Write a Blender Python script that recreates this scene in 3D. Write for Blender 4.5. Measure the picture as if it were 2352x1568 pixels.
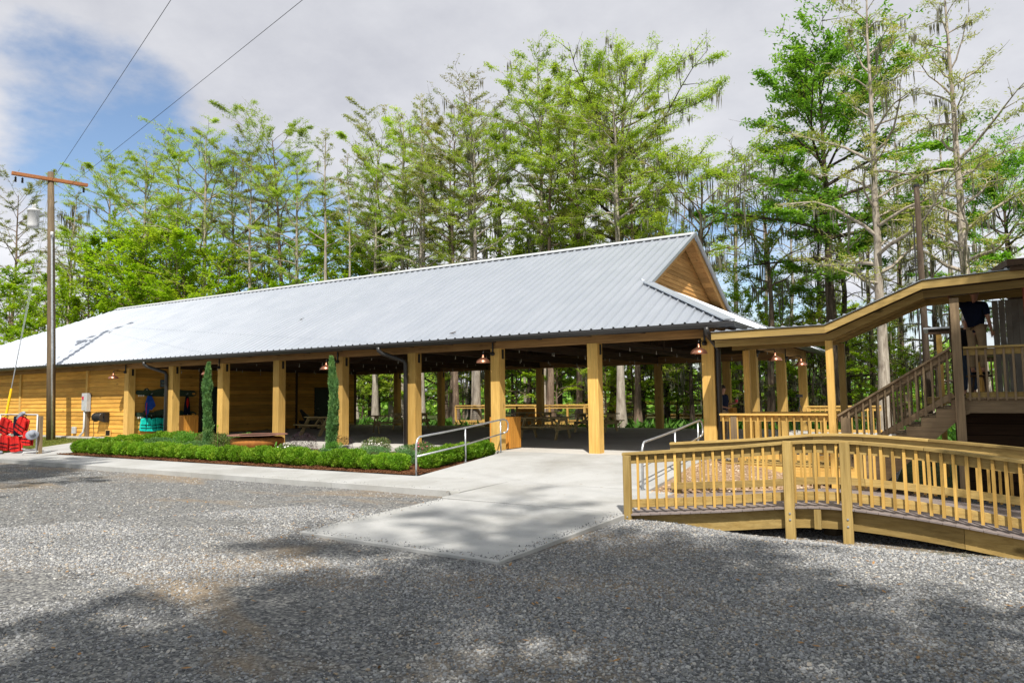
import bpy, math, random
import numpy as np
from mathutils import Vector, Matrix
R = math.radians
for o in list(bpy.data.objects): bpy.data.objects.remove(o)
scene = bpy.context.scene
COL = scene.collection
rnd = random.Random(7)

# ------------------------------------------------------------------ camera
F_PX, PITCH, ROLL, YAW, EYE = 1628.3, 0.0777, -0.0128, -0.5423, 1.507   # for a 2352 x 1568 picture
cam_d = bpy.data.cameras.new('camera'); cam = bpy.data.objects.new('camera', cam_d); COL.objects.link(cam)
cam_d.sensor_width = 36; cam_d.lens = F_PX/2352*36; cam_d.clip_start = .05; cam_d.clip_end = 3000
def cam_basis():
    cy, sy = math.cos(YAW), math.sin(YAW); cp, sp = math.cos(PITCH), math.sin(PITCH); cr, sr = math.cos(ROLL), math.sin(ROLL)
    r0 = Vector((cy, -sy, 0)); f0 = Vector((sy, cy, 0)); z = Vector((0, 0, 1))
    f = f0*cp + z*sp; u = z*cp - f0*sp
    return r0*cr + u*sr, u*cr - r0*sr, f
cR, cU, cF = cam_basis()
M4 = Matrix((cR, cU, -cF)).transposed().to_4x4(); M4.translation = Vector((0, 0, EYE))
cam.matrix_world = M4
scene.camera = cam
# ------------------------------------------------------------------ sky
w = bpy.data.worlds.new('World'); scene.world = w; w.use_nodes = True
nt = w.node_tree; N = nt.nodes; L = nt.links
for n in list(N): N.remove(n)
SUN = Vector((.62, -1, 1.6)).normalized()
SE = math.asin(SUN.z); SR = math.atan2(SUN.x, SUN.y)
sky = N.new('ShaderNodeTexSky'); sky.sky_type = 'NISHITA'; sky.sun_disc = False
sky.sun_elevation = SE; sky.sun_rotation = SR; sky.air_density = 1.0; sky.dust_density = .6; sky.ozone_density = 1.6
bg = N.new('ShaderNodeBackground'); bg.inputs['Strength'].default_value = .108
wo = N.new('ShaderNodeOutputWorld')
tc = N.new('ShaderNodeTexCoord'); sx = N.new('ShaderNodeSeparateXYZ'); L.new(tc.outputs['Generated'], sx.inputs[0])
def mth(op, a, b=None, c=None, clamp=False):
    n = N.new('ShaderNodeMath'); n.operation = op; n.use_clamp = clamp
    for i, v in enumerate((a, b, c)):
        if v is None: continue
        if isinstance(v, (int, float)): n.inputs[i].default_value = v
        else: L.new(v, n.inputs[i])
    return n.outputs[0]
zz = mth('MAXIMUM', sx.outputs['Z'], 0.0); zd = mth('ADD', zz, .22)
cx = N.new('ShaderNodeCombineXYZ')
L.new(mth('DIVIDE', sx.outputs['X'], zd), cx.inputs[0]); L.new(mth('DIVIDE', sx.outputs['Y'], zd), cx.inputs[1])
def noise(scale, det, rough, off):
    mp = N.new('ShaderNodeMapping'); mp.inputs['Location'].default_value = off; L.new(cx.outputs[0], mp.inputs[0])
    n = N.new('ShaderNodeTexNoise'); n.inputs['Scale'].default_value = scale; n.inputs['Detail'].default_value = det
    n.inputs['Roughness'].default_value = rough; L.new(mp.outputs[0], n.inputs[0]); return n.outputs['Fac']
def patch(v, c0, c1):                 # a hole in the cloud round a direction
    d = N.new('ShaderNodeVectorMath'); d.operation = 'DOT_PRODUCT'
    L.new(tc.outputs['Generated'], d.inputs[0]); d.inputs[1].default_value = v
    m = N.new('ShaderNodeMapRange'); m.interpolation_type = 'SMOOTHSTEP'
    m.inputs['From Min'].default_value = c0; m.inputs['From Max'].default_value = c1; L.new(d.outputs['Value'], m.inputs[0]); return m.outputs[0]
def pxdir(px, py):
    return (cR*((px-1176)/F_PX) - cU*((py-784)/F_PX) + cF).normalized()
n1 = noise(1.3, 7, .55, (5.3, 2.2, 0)); n2 = noise(.7, 4, .5, (9, 4, 0)); n3 = noise(3.2, 8, .6, (2, 8, 1))
# clouds break up near the horizon, blue gaps show there and at the left
low = N.new('ShaderNodeMapRange'); low.inputs['From Min'].default_value = .10; low.inputs['From Max'].default_value = .38
low.inputs['To Min'].default_value = .16; low.inputs['To Max'].default_value = 0; L.new(zz, low.inputs[0])
hole = mth('ADD', mth('MULTIPLY', patch(pxdir(195, 250), .988, .9995), .31), mth('MULTIPLY', patch(pxdir(480, 470), .982, .999), .10))
hole = mth('SUBTRACT', hole, mth('MULTIPLY', patch(pxdir(90, -40), .97, .998), .10))
hole = mth('ADD', hole, mth('MULTIPLY', patch(pxdir(560, 640), .975, .999), .22))
hole = mth('ADD', hole, mth('MULTIPLY', patch(pxdir(1650, 560), .985, .999), .10))
cov = mth('SUBTRACT', mth('ADD', mth('MULTIPLY', n1, .52), mth('MULTIPLY', n3, .48)), mth('ADD', hole, low.outputs[0]))
cm = N.new('ShaderNodeMapRange'); cm.interpolation_type = 'SMOOTHSTEP'; cm.inputs['From Min'].default_value = .19; cm.inputs['From Max'].default_value = .38
L.new(cov, cm.inputs[0])
cr = N.new('ShaderNodeValToRGB'); cr.color_ramp.elements[0].position = .38; cr.color_ramp.elements[1].position = .60
cr.color_ramp.elements[0].color = (3.9, 4.0, 4.45, 1); cr.color_ramp.elements[1].color = (5.9, 5.95, 6.2, 1)
n4 = noise(2.1, 9, .62, (1, 5, 3)); L.new(mth('ADD', mth('ADD', mth('MULTIPLY', n2, .35), mth('MULTIPLY', n1, .25)), mth('MULTIPLY', n4, .40)), cr.inputs[0])
skm = N.new('ShaderNodeVectorMath'); skm.operation = 'SCALE'; skm.inputs['Scale'].default_value = 1.15; L.new(sky.outputs[0], skm.inputs[0])
lowb = N.new('ShaderNodeMapRange'); lowb.inputs['From Min'].default_value = .05; lowb.inputs['From Max'].default_value = .45
lowb.inputs['To Min'].default_value = 1.22; lowb.inputs['To Max'].default_value = 1.0; L.new(zz, lowb.inputs[0])
crs = N.new('ShaderNodeVectorMath'); crs.operation = 'SCALE'; L.new(cr.outputs[0], crs.inputs[0]); L.new(lowb.outputs[0], crs.inputs['Scale'])
mx = N.new('ShaderNodeMix'); mx.data_type = 'RGBA'
L.new(cm.outputs[0], mx.inputs['Factor']); L.new(skm.outputs[0], mx.inputs['A']); L.new(crs.outputs[0], mx.inputs['B'])
L.new(mx.outputs['Result'], bg.inputs['Color']); L.new(bg.outputs[0], wo.inputs['Surface'])
# ------------------------------------------------------------------ sun, exposure
sd = bpy.data.lights.new('sun', 'SUN'); sd.energy = 5.0; sd.angle = R(.8); sd.color = (1, .94, .84)
so = bpy.data.objects.new('sun', sd); COL.objects.link(so); so.rotation_euler = SUN.to_track_quat('Z', 'Y').to_euler()
so.location = (20, -30, 40)
scene.view_settings.view_transform = 'Standard'; scene.view_settings.look = 'None'
scene.view_settings.exposure = 0.42; scene.view_settings.gamma = 1; scene.view_settings.use_curve_mapping = False
scene.render.engine = 'CYCLES'
try:
    scene.cycles.max_bounces = 6; scene.cycles.diffuse_bounces = 4; scene.cycles.glossy_bounces = 2; scene.cycles.transmission_bounces = 3
    scene.cycles.transparent_max_bounces = 6; scene.cycles.use_denoising = True; scene.cycles.sample_clamp_indirect = 4
except Exception: pass

# ================================================================== materials
MATS = {}
def mat(name, rough=.7, spec=.3, metal=0):
    m = bpy.data.materials.new(name); m.use_nodes = True; MATS[name] = m
    b = m.node_tree.nodes['Principled BSDF']; b.inputs['Roughness'].default_value = rough
    b.inputs['Specular IOR Level'].default_value = spec; b.inputs['Metallic'].default_value = metal
    return m, m.node_tree, b
def mixn(t, fac, a, b, blend='MIX'):
    n = t.nodes.new('ShaderNodeMix'); n.data_type = 'RGBA'; n.blend_type = blend
    for k, v in (('Factor', fac), ('A', a), ('B', b)):
        if isinstance(v, (int, float)): n.inputs[k].default_value = v
        elif isinstance(v, tuple): n.inputs[k].default_value = (*v[:3], 1)
        else: t.links.new(v, n.inputs[k])
    return n.outputs['Result']
def tnoise(t, vec, scale, det=4, rough=.55, dist=0):
    n = t.nodes.new('ShaderNodeTexNoise'); n.inputs['Scale'].default_value = scale; n.inputs['Detail'].default_value = det
    n.inputs['Roughness'].default_value = rough; n.inputs['Distortion'].default_value = dist
    if vec is not None: t.links.new(vec, n.inputs['Vector'])
    return n.outputs['Fac']
def ramp(t, fac, stops):
    n = t.nodes.new('ShaderNodeValToRGB'); e = n.color_ramp.elements
    while len(e) < len(stops): e.new(.5)
    for i, (p, c) in enumerate(stops):
        e[i].position = p; e[i].color = (c, c, c, 1) if isinstance(c, (int, float)) else (*c, 1)
    t.links.new(fac, n.inputs[0]); return n.outputs[0]
def coords(t, scale=(1, 1, 1), rand=True, kind='Object'):
    c = t.nodes.new('ShaderNodeTexCoord'); m = t.nodes.new('ShaderNodeMapping'); m.inputs['Scale'].default_value = scale
    if rand:
        oi = t.nodes.new('ShaderNodeObjectInfo'); v = t.nodes.new('ShaderNodeVectorMath'); v.operation = 'SCALE'
        v.inputs[0].default_value = (37, 53, 71); t.links.new(oi.outputs['Random'], v.inputs['Scale'])
        t.links.new(v.outputs[0], m.inputs['Location'])
    t.links.new(c.outputs[kind], m.inputs['Vector']); return m.outputs[0]
def orand(t): return t.nodes.new('ShaderNodeObjectInfo').outputs['Random']
def bump(t, b, h, strength=.3, dist=.01):
    n = t.nodes.new('ShaderNodeBump'); n.inputs['Strength'].default_value = strength; n.inputs['Distance'].default_value = dist
    t.links.new(h, n.inputs['Height']); t.links.new(n.outputs[0], b.inputs['Normal'])
def wood(name, col, dark, axis, var=.25, rough=.72, knots=.5, spec=.25):
    m, t, b = mat(name, rough, spec)
    s = [9, 9, 9]; s['xyz'.index(axis)] = .55
    v = coords(t, tuple(s)); n = tnoise(t, v, 2.2, 6, .6, .6)
    c = mixn(t, ramp(t, n, [(.35, 0), (.72, 1)]), col, dark)
    s2 = [3.2, 3.2, 3.2]; s2['xyz'.index(axis)] = 1.5
    k = t.nodes.new('ShaderNodeTexVoronoi'); k.inputs['Scale'].default_value = .75; t.links.new(coords(t, tuple(s2)), k.inputs['Vector'])
    kk = ramp(t, k.outputs['Distance'], [(.06, 1), (.13, 0)])
    mul = t.nodes.new('ShaderNodeMath'); mul.operation = 'MULTIPLY'; mul.inputs[1].default_value = knots; t.links.new(kk, mul.inputs[0])
    c = mixn(t, mul.outputs[0], c, tuple(x*.28 for x in dark))
    s3 = [26, 26, 26]; s3['xyz'.index(axis)] = .9; gg = tnoise(t, coords(t, tuple(s3)), 1.6, 5, .65, .8)
    c = mixn(t, 1.0, c, ramp(t, gg, [(.30, .70), (.5, .98), (.72, 1.10)]), 'MULTIPLY')
    o = ramp(t, orand(t), [(0, 1-var), (1, 1+var*.5)])
    c = mixn(t, 1.0, c, o, 'MULTIPLY')
    g = tnoise(t, coords(t, (.8, .8, .8)), 1.0, 3)
    c = mixn(t, 1.0, c, ramp(t, g, [(.3, .82), (.7, 1.08)]), 'MULTIPLY')
    t.links.new(c, b.inputs['Base Color']); bump(t, b, n, .25, .004)
    return m
for a in 'xyz':
    wood('pine_'+a, (.68, .44, .135), (.58, .34, .085), a)
    wood('siding_'+a, (.76, .43, .09), (.62, .29, .045), a, var=.32)
    wood('deckpine_'+a, (.47, .335, .125), (.34, .225, .07), a, var=.38, knots=.8)
    wood('baluster_'+a, (.66, .42, .12), (.54, .31, .07), a, var=.36, knots=.7)
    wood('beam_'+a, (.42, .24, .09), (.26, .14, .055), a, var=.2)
    wood('greywood_'+a, (.29, .21, .125), (.19, .135, .085), a, var=.25)
    wood('tablewood_'+a, (.50, .39, .19), (.38, .28, .13), a)
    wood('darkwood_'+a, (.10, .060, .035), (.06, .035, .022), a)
wood('gable_y', (.66, .37, .13), (.54, .27, .085), 'y')
wood('pole_z', (.17, .125, .075), (.09, .065, .042), 'z', var=.1, knots=.3)
wood('crossarm', (.40, .16, .06), (.25, .10, .045), 'x', var=.1)
wood('binwood_z', (.66, .31, .055), (.55, .23, .035), 'z', var=.18, knots=.1)
def plain(name, col, rough=.6, spec=.3, metal=0, var=.12, ns=6, bs=0):
    m, t, b = mat(name, rough, spec, metal)
    n = tnoise(t, coords(t), ns, 4)
    c = mixn(t, 1.0, col, ramp(t, n, [(.3, 1-var), (.7, 1+var)]), 'MULTIPLY')
    t.links.new(c, b.inputs['Base Color'])
    if bs: bump(t, b, n, bs, .01)
    return m
plain('bronze', (.028, .027, .028), .38, .5); plain('black_metal', (.012, .012, .013), .45, .5)
plain('galv', (.52, .54, .56), .34, .5, .75, .18, 12); plain('copper', (.42, .19, .12), .30, .5, .85, .2, 8)
plain('steel_grey', (.42, .44, .46), .5, .4); plain('white_pvc', (.48, .49, .50), .45, .4)
plain('yellow_plastic', (.80, .48, .01), .45); plain('red_fabric', (.55, .018, .015), .75, .2, 0, .2, 9)
plain('navy_fabric', (.008, .012, .03), .9, .1); plain('blue_fabric', (.012, .06, .34), .75, .2, 0, .25, 8)
plain('teal_fabric', (.005, .50, .42), .7, .2, 0, .2, 8); plain('black_fabric', (.012, .012, .014), .85, .1)
plain('grey_fabric', (.26, .28, .33), .85, .1); plain('khaki', (.30, .22, .14), .9, .1); plain('jeans', (.06, .09, .15), .9, .1)
plain('skin', (.42, .22, .15), .55, .3, 0, .08); plain('hair', (.03, .02, .015), .8); plain('white_hair', (.4, .38, .36), .8)
plain('gator_green', (.03, .055, .032), .55, .4, 0, .3, 14); plain('gator_black', (.012, .014, .012), .4, .5, 0, .3, 14)
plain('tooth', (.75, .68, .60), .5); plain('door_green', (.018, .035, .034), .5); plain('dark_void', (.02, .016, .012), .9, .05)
plain('bulb', (.45, .43, .38), .2, .6); plain('porcelain', (.55, .56, .58), .25, .6); plain('red_cup', (.50, .02, .06), .4)
plain('sign_face', (.05, .09, .10), .5); plain('sign_text', (.35, .40, .40), .6); plain('hose', (.03, .10, .06), .5)
plain('cable', (.02, .02, .02), .6); plain('rubber', (.02, .02, .02), .7); plain('grey_panel', (.30, .28, .25), .8, .2, 0, .25, 3)
plain('brick_red', (.20, .05, .025), .8, .2, 0, .3, 3); plain('flower_white', (.8, .78, .75), .7); plain('flower_pink', (.65, .10, .25), .7)
plain('root_brown', (.30, .17, .07), .85)
# corten steel
m, t, b = mat('corten', .75, .25); n = tnoise(t, coords(t, (1, 1, .6)), 3.5, 6, .6)
t.links.new(ramp(t, n, [(.3, (.24, .08, .025)), (.55, (.42, .17, .04)), (.8, (.52, .26, .06))]), b.inputs['Base Color'])
plain('corten_rim', (.20, .10, .075), .6, .3, 0, .2, 3)
# roof metal
m, t, b = mat('roof_metal', .36, .5, .76)
v = coords(t, (1, 1, 1)); n = tnoise(t, v, .7, 4); n2_ = tnoise(t, coords(t, (12, .6, .6)), 2, 4)
c = mixn(t, ramp(t, n, [(.3, 0), (.7, 1)]), (.465, .505, .565), (.49, .525, .58))
c = mixn(t, ramp(t, n2_, [(.55, 0), (.75, .08)]), c, (.36, .39, .44))
t.links.new(c, b.inputs['Base Color']); t.links.new(ramp(t, n, [(.3, .45), (.7, .50)]), b.inputs['Roughness'])
# concrete
def concrete(name, col, stain=.25):
    m, t, b = mat(name, .82, .25); v = coords(t, (1, 1, 1), rand=False)
    n = tnoise(t, v, .55, 6, .6, .4); f = tnoise(t, v, 55, 3); g = tnoise(t, v, 2.6, 6, .65)
    c = mixn(t, ramp(t, n, [(.42, 0), (.70, stain)]), col, tuple(x*.62 for x in (col[0], col[1]*.97, col[2]*.9)))
    c = mixn(t, 1.0, c, ramp(t, f, [(.3, .93), (.7, 1.05)]), 'MULTIPLY')
    c = mixn(t, 1.0, c, ramp(t, g, [(.3, .93), (.7, 1.04)]), 'MULTIPLY')
    sp = ramp(t, tnoise(t, v, 9, 2, .5), [(.70, 0), (.74, .5)]); c = mixn(t, sp, c, (.24, .19, .13))
    t.links.new(c, b.inputs['Base Color']); bump(t, b, f, .12, .004)
concrete('concrete', (.40, .405, .405), .7); concrete('slab_concrete', (.50, .485, .46), .5); concrete('curb_concrete', (.33, .33, .315), .6)
plain('composite', (.205, .175, .17), .55, .35, 0, .15, 5)
# gravel ground
m, t, b = mat('gravel_ground', .95, .1); v = coords(t, (1, 1, 1), rand=False)
vo = t.nodes.new('ShaderNodeTexVoronoi'); vo.inputs['Scale'].default_value = 34; t.links.new(v, vo.inputs['Vector'])
bw = t.nodes.new('ShaderNodeSeparateColor'); t.links.new(vo.outputs['Color'], bw.inputs[0])
c = ramp(t, bw.outputs[0], [(0, (.10, .103, .11)), (.35, (.19, .193, .20)), (.75, (.31, .31, .30)), (1, (.42, .415, .40))])
big = tnoise(t, coords(t, (.45, 1.1, 1), rand=False), .55, 6, .6, .5)
sandm = ramp(t, big, [(.50, 0), (.62, .85)])
c = mixn(t, sandm, c, mixn(t, ramp(t, tnoise(t, v, 18, 4), [(.3, 0), (.7, 1)]), (.27, .21, .145), (.42, .34, .25)))
wet = ramp(t, tnoise(t, v, 1.7, 6, .7), [(.60, 0), (.72, .6)]); c = mixn(t, wet, c, (.10, .075, .05))
c = mixn(t, 1.0, c, ramp(t, vo.outputs['Distance'], [(.0, 1.1), (.55, .62)]), 'MULTIPLY')
t.links.new(c, b.inputs['Base Color']); bump(t, b, vo.outputs['Distance'], .9, -.02)
# stones
m, t, b = mat('stone', .85, .2); r_ = orand(t)
c = ramp(t, r_, [(0, (.11, .115, .125)), (.2, (.19, .197, .21)), (.45, (.265, .272, .285)), (.75, (.35, .355, .36)), (.90, (.44, .435, .42)), (.96, (.33, .26, .18)), (1, (.52, .51, .49))])
c = mixn(t, 1.0, c, ramp(t, tnoise(t, coords(t), 30, 3), [(.3, .85), (.7, 1.1)]), 'MULTIPLY'); t.links.new(c, b.inputs['Base Color'])
m, t, b = mat('tan_stone', .9, .2); c = ramp(t, orand(t), [(0, (.22, .13, .08)), (.5, (.42, .30, .20)), (1, (.58, .48, .38))]); t.links.new(c, b.inputs['Base Color'])
def soil(name, stops, sc, bs=.5):
    m, t, b = mat(name, .95, .1); v = coords(t, (1, 1, 1), rand=False)
    n = tnoise(t, v, sc, 8, .7); n2 = tnoise(t, v, sc/8, 4)
    c = ramp(t, n, stops); c = mixn(t, 1.0, c, ramp(t, n2, [(.3, .75), (.7, 1.15)]), 'MULTIPLY')
    t.links.new(c, b.inputs['Base Color']); bump(t, b, n, bs, .03)
soil('mulch', [(.3, (.035, .016, .009)), (.55, (.12, .05, .022)), (.75, (.26, .13, .06))], 14, 1)
soil('dirt', [(.3, (.20, .13, .08)), (.55, (.33, .23, .15)), (.8, (.46, .35, .25))], 10)
soil('lawn', [(.3, (.07, .085, .018)), (.55, (.15, .155, .035)), (.8, (.26, .22, .08))], 7)
soil('swamp_floor', [(.3, (.02, .025, .01)), (.5, (.045, .06, .018)), (.8, (.10, .085, .045))], 1.5)
m, t, b = mat('chip', .9, .15); c = ramp(t, tnoise(t, coords(t, rand=False), 40, 2), [(.3, (.05, .022, .012)), (.6, (.15, .065, .03)), (.75, (.36, .22, .12))]); t.links.new(c, b.inputs['Base Color'])
# foliage
def leafm(name, c0, c1, c2, trans=.45, sc=.5, rough=.55):
    m, t, b = mat(name, rough, .25)
    n = tnoise(t, coords(t), sc, 3); f = tnoise(t, coords(t, rand=False), 9, 2)
    c = ramp(t, n, [(.3, c0), (.5, c1), (.7, c2)])
    c = mixn(t, 1.0, c, ramp(t, f, [(.3, .75), (.7, 1.2)]), 'MULTIPLY')
    c = mixn(t, 1.0, c, ramp(t, orand(t), [(0, .82), (1, 1.15)]), 'MULTIPLY')
    t.links.new(c, b.inputs['Base Color'])
    tr = t.nodes.new('ShaderNodeBsdfTranslucent'); t.links.new(mixn(t, 1.0, c, (1.15, 1.25, .55), 'MULTIPLY'), tr.inputs[0])
    ms = t.nodes.new('ShaderNodeMixShader'); ms.inputs[0].default_value = trans
    t.links.new(b.outputs[0], ms.inputs[1]); t.links.new(tr.outputs[0], ms.inputs[2])
    t.links.new(ms.outputs[0], t.nodes['Material Output'].inputs[0])
leafm('leaf_cypress', (0.254, 0.327, 0.057), (0.356, 0.481, 0.062), (0.475, 0.553, 0.082), .5)
leafm('leaf_olive', (0.241, 0.265, 0.086), (0.329, 0.361, 0.105), (0.417, 0.361, 0.142), .45)
leafm('leaf_brown', (0.248, 0.198, 0.083), (0.297, 0.281, 0.116), (0.215, 0.297, 0.099), .4)
leafm('leaf_lush', (0.127, 0.268, 0.037), (0.208, 0.413, 0.041), (0.306, 0.495, 0.062), .45)
leafm('leaf_yellow', (0.225, 0.372, 0.018), (0.330, 0.486, 0.021), (0.420, 0.486, 0.043), .5)
leafm('leaf_box', (0.104, 0.240, 0.014), (0.180, 0.347, 0.021), (0.304, 0.432, 0.042), .4, 3)
leafm('leaf_juniper', (0.076, 0.165, 0.058), (0.119, 0.248, 0.083), (0.193, 0.314, 0.099), .3, 4)
leafm('leaf_green', (0.079, 0.215, 0.029), (0.126, 0.315, 0.043), (0.220, 0.400, 0.072), .4, 3)
leafm('leaf_purple', (0.019, 0.009, 0.018), (0.032, 0.015, 0.027), (0.054, 0.030, 0.036), .3, 4)
leafm('leaf_azalea', (0.065, 0.130, 0.039), (0.130, 0.182, 0.052), (0.260, 0.208, 0.091), .3, 5)
leafm('leaf_grass', (.07, .12, .02), (.14, .17, .03), (.22, .21, .06), .3, 3)
leafm('leaf_dark', (0.152, 0.324, 0.055), (0.267, 0.462, 0.083), (0.457, 0.646, 0.093), .35)
leafm('moss', (.12, .115, .085), (.17, .165, .125), (.22, .21, .165), .35, 2)
def bark(name, a, bcol, c_):
    m, t, b = mat(name, .9, .15); v = coords(t, (5, 5, .9)); n = tnoise(t, v, 1.6, 6, .65, .4)
    c = ramp(t, n, [(.3, a), (.52, bcol), (.72, c_)])
    c = mixn(t, 1.0, c, ramp(t, orand(t), [(0, .8), (1, 1.12)]), 'MULTIPLY')
    t.links.new(c, b.inputs['Base Color']); bump(t, b, n, .8, .03)
bark('bark_pale', (.16, .13, .105), (.34, .30, .25), (.50, .45, .38)); bark('bark_brown', (.07, .048, .036), (.18, .13, .095), (.32, .25, .19))
bark('bark_dark', (.03, .024, .018), (.075, .055, .04), (.15, .12, .09))

# ================================================================== mesh helpers
def tag(o, label=None, cat=None, group=None, kind=None):
    for k, v in (('label', label), ('category', cat), ('group', group), ('kind', kind)):
        if v: o[k] = v
    return o
def link(o, parent=None):
    COL.objects.link(o)
    if parent is not None: o.parent = parent
    return o
def empty(name, loc, label=None, cat=None, group=None, rz=0, kind=None):
    o = bpy.data.objects.new(name, None); o.empty_display_size = .2; link(o)
    o.location = loc; o.rotation_euler = (0, 0, rz); return tag(o, label, cat, group, kind)
def copy_tree(o, parent=None):
    c = o.copy(); COL.objects.link(c); c.parent = parent
    for ch in list(o.children): copy_tree(ch, c)
    return c
class MB:
    def __init__(s, o=(0, 0, 0)): s.v = []; s.f = []; s.o = Vector(o)
    def add(s, vs, fs):
        b = len(s.v); s.v += [tuple(Vector(v)-s.o) for v in vs]; s.f += [tuple(b+i for i in f) for f in fs]; return s
    def box(s, x0, y0, z0, x1, y1, z1):
        if x0 > x1: x0, x1 = x1, x0
        if y0 > y1: y0, y1 = y1, y0
        if z0 > z1: z0, z1 = z1, z0
        return s.add([(x0, y0, z0), (x1, y0, z0), (x1, y1, z0), (x0, y1, z0), (x0, y0, z1), (x1, y0, z1), (x1, y1, z1), (x0, y1, z1)],
                     [(0, 3, 2, 1), (4, 5, 6, 7), (0, 1, 5, 4), (1, 2, 6, 5), (2, 3, 7, 6), (3, 0, 4, 7)])
    def bar(s, p, q, wd, ht, up=(0, 0, 1), ch=0):
        p, q = Vector(p), Vector(q); d = (q-p).normalized(); u = Vector(up); sd_ = d.cross(u).normalized(); u = sd_.cross(d)
        vs = []
        for e in (p, q):
            for a, c in ((-1, -1), (1, -1), (1, 1), (-1, 1)): vs.append(e + sd_*(a*wd/2) + u*(c*ht/2))
        return s.add(vs, [(0, 1, 2, 3), (7, 6, 5, 4), (0, 4, 5, 1), (1, 5, 6, 2), (2, 6, 7, 3), (3, 7, 4, 0)])
    def tube(s, pts, r, n=8, cap=True):
        pts = [Vector(p) for p in pts]; k = len(pts); rs = r if isinstance(r, (list, tuple)) else [r]*k
        d0 = (pts[1]-pts[0]).normalized(); a = Vector((0, 0, 1)) if abs(d0.z) < .9 else Vector((1, 0, 0))
        u = d0.cross(a).normalized(); vs = []
        for i, p in enumerate(pts):
            d = (pts[min(i+1, k-1)]-pts[max(i-1, 0)]).normalized(); u = (u-d*u.dot(d)).normalized(); w_ = d.cross(u)
            for j in range(n): an = 2*math.pi*j/n; vs.append(p + (u*math.cos(an)+w_*math.sin(an))*rs[i])
        fs = [(i*n+j, i*n+(j+1) % n, (i+1)*n+(j+1) % n, (i+1)*n+j) for i in range(k-1) for j in range(n)]
        if cap: fs += [tuple(range(n-1, -1, -1)), tuple((k-1)*n+j for j in range(n))]
        return s.add(vs, fs)
    def lathe(s, c, prof, n=20):
        c = Vector(c); vs = []; k = len(prof)
        for r, z in prof:
            for j in range(n): a = 2*math.pi*j/n; vs.append(c+Vector((r*math.cos(a), r*math.sin(a), z)))
        return s.add(vs, [(i*n+j, i*n+(j+1) % n, (i+1)*n+(j+1) % n, (i+1)*n+j) for i in range(k-1) for j in range(n)])
    def prism(s, poly, th, axis):      # extruded outline; poly in 3D, th vector
        th = Vector(th); n = len(poly); vs = [Vector(p) for p in poly]+[Vector(p)+th for p in poly]
        return s.add(vs, [tuple(range(n-1, -1, -1)), tuple(range(n, 2*n))]+[(i, (i+1) % n, n+(i+1) % n, n+i) for i in range(n)])
    def ball(s, c, r, n=10, sz=(1, 1, 1)):
        c = Vector(c); vs = []; k = n//2+1
        for i in range(k):
            a = math.pi*i/(k-1)
            for j in range(n): b_ = 2*math.pi*j/n; vs.append(c+Vector((r*sz[0]*math.sin(a)*math.cos(b_), r*sz[1]*math.sin(a)*math.sin(b_), r*sz[2]*math.cos(a))))
        return s.add(vs, [(i*n+j, (i+1)*n+j, (i+1)*n+(j+1) % n, i*n+(j+1) % n) for i in range(k-1) for j in range(n)])
    def mesh(s, name, m, smooth=False, bevel=0):
        me = bpy.data.meshes.new(name); me.from_pydata(s.v, [], s.f); me.materials.append(MATS[m]); me.validate()
        if smooth:
            me.polygons.foreach_set('use_smooth', [True]*len(me.polygons))
        return me
    def shift(s, O):
        O = Vector(O)-s.o; s.v = [tuple(Vector(v)-O) for v in s.v]; s.o = s.o+O; return s
    def build(s, name, m, parent=None, smooth=False, bevel=0):
        o = bpy.data.objects.new(name, s.mesh(name, m, smooth)); link(o, parent)
        if parent is None: o.location = s.o
        if bevel:
            b = o.modifiers.new('b', 'BEVEL'); b.width = bevel; b.segments = 1; b.limit_method = 'ANGLE'
        return o
def place(name, me, parent, loc=(0, 0, 0), rot=(0, 0, 0), sc=(1, 1, 1)):
    o = bpy.data.objects.new(name, me); link(o, parent); o.location = loc; o.rotation_euler = rot; o.scale = sc; return o
def struct(o): o['kind'] = 'structure'; return o
def np_mesh(name, V, Fq, m):
    V = np.asarray(V, dtype=np.float32); Fq = np.asarray(Fq, dtype=np.int32)
    me = bpy.data.meshes.new(name); nf, k = Fq.shape
    me.vertices.add(len(V)); me.vertices.foreach_set('co', V.ravel())
    me.loops.add(nf*k); me.loops.foreach_set('vertex_index', Fq.ravel())
    me.polygons.add(nf); me.polygons.foreach_set('loop_start', np.arange(nf, dtype=np.int32)*k)
    try: me.polygons.foreach_set('loop_total', np.full(nf, k, dtype=np.int32))
    except Exception: pass
    me.update(calc_edges=True); me.materials.append(MATS[m]); return me
def leaves_mesh(name, P, D, Ln, Wd, m, rng, flat=.5):
    """rhombus leaves: P centres, D directions, lengths, widths"""
    n = len(P); D = D/np.linalg.norm(D, axis=1, keepdims=True)
    up = rng.normal(size=(n, 3)); up[:, 2] += flat*3
    S = np.cross(D, up); S /= np.linalg.norm(S, axis=1, keepdims=True)+1e-9
    Ln = np.broadcast_to(Ln, (n,))[:, None]; Wd = np.broadcast_to(Wd, (n,))[:, None]
    V = np.stack([P-D*Ln*.5, P+S*Wd*.5, P+D*Ln*.5, P-S*Wd*.5], 1).reshape(-1, 3)
    return np_mesh(name, V, np.arange(4*n).reshape(n, 4), m)
# place by bearing: px = column in a 2352-wide picture
def bearing(px): return (px-1176)/F_PX
def at_y(px, y):
    t_ = bearing(px); f = Vector((math.sin(YAW), math.cos(YAW))); r = Vector((math.cos(YAW), -math.sin(YAW)))
    d = f+r*t_; k = y/d.y; return Vector((d.x*k, y)), k

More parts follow.
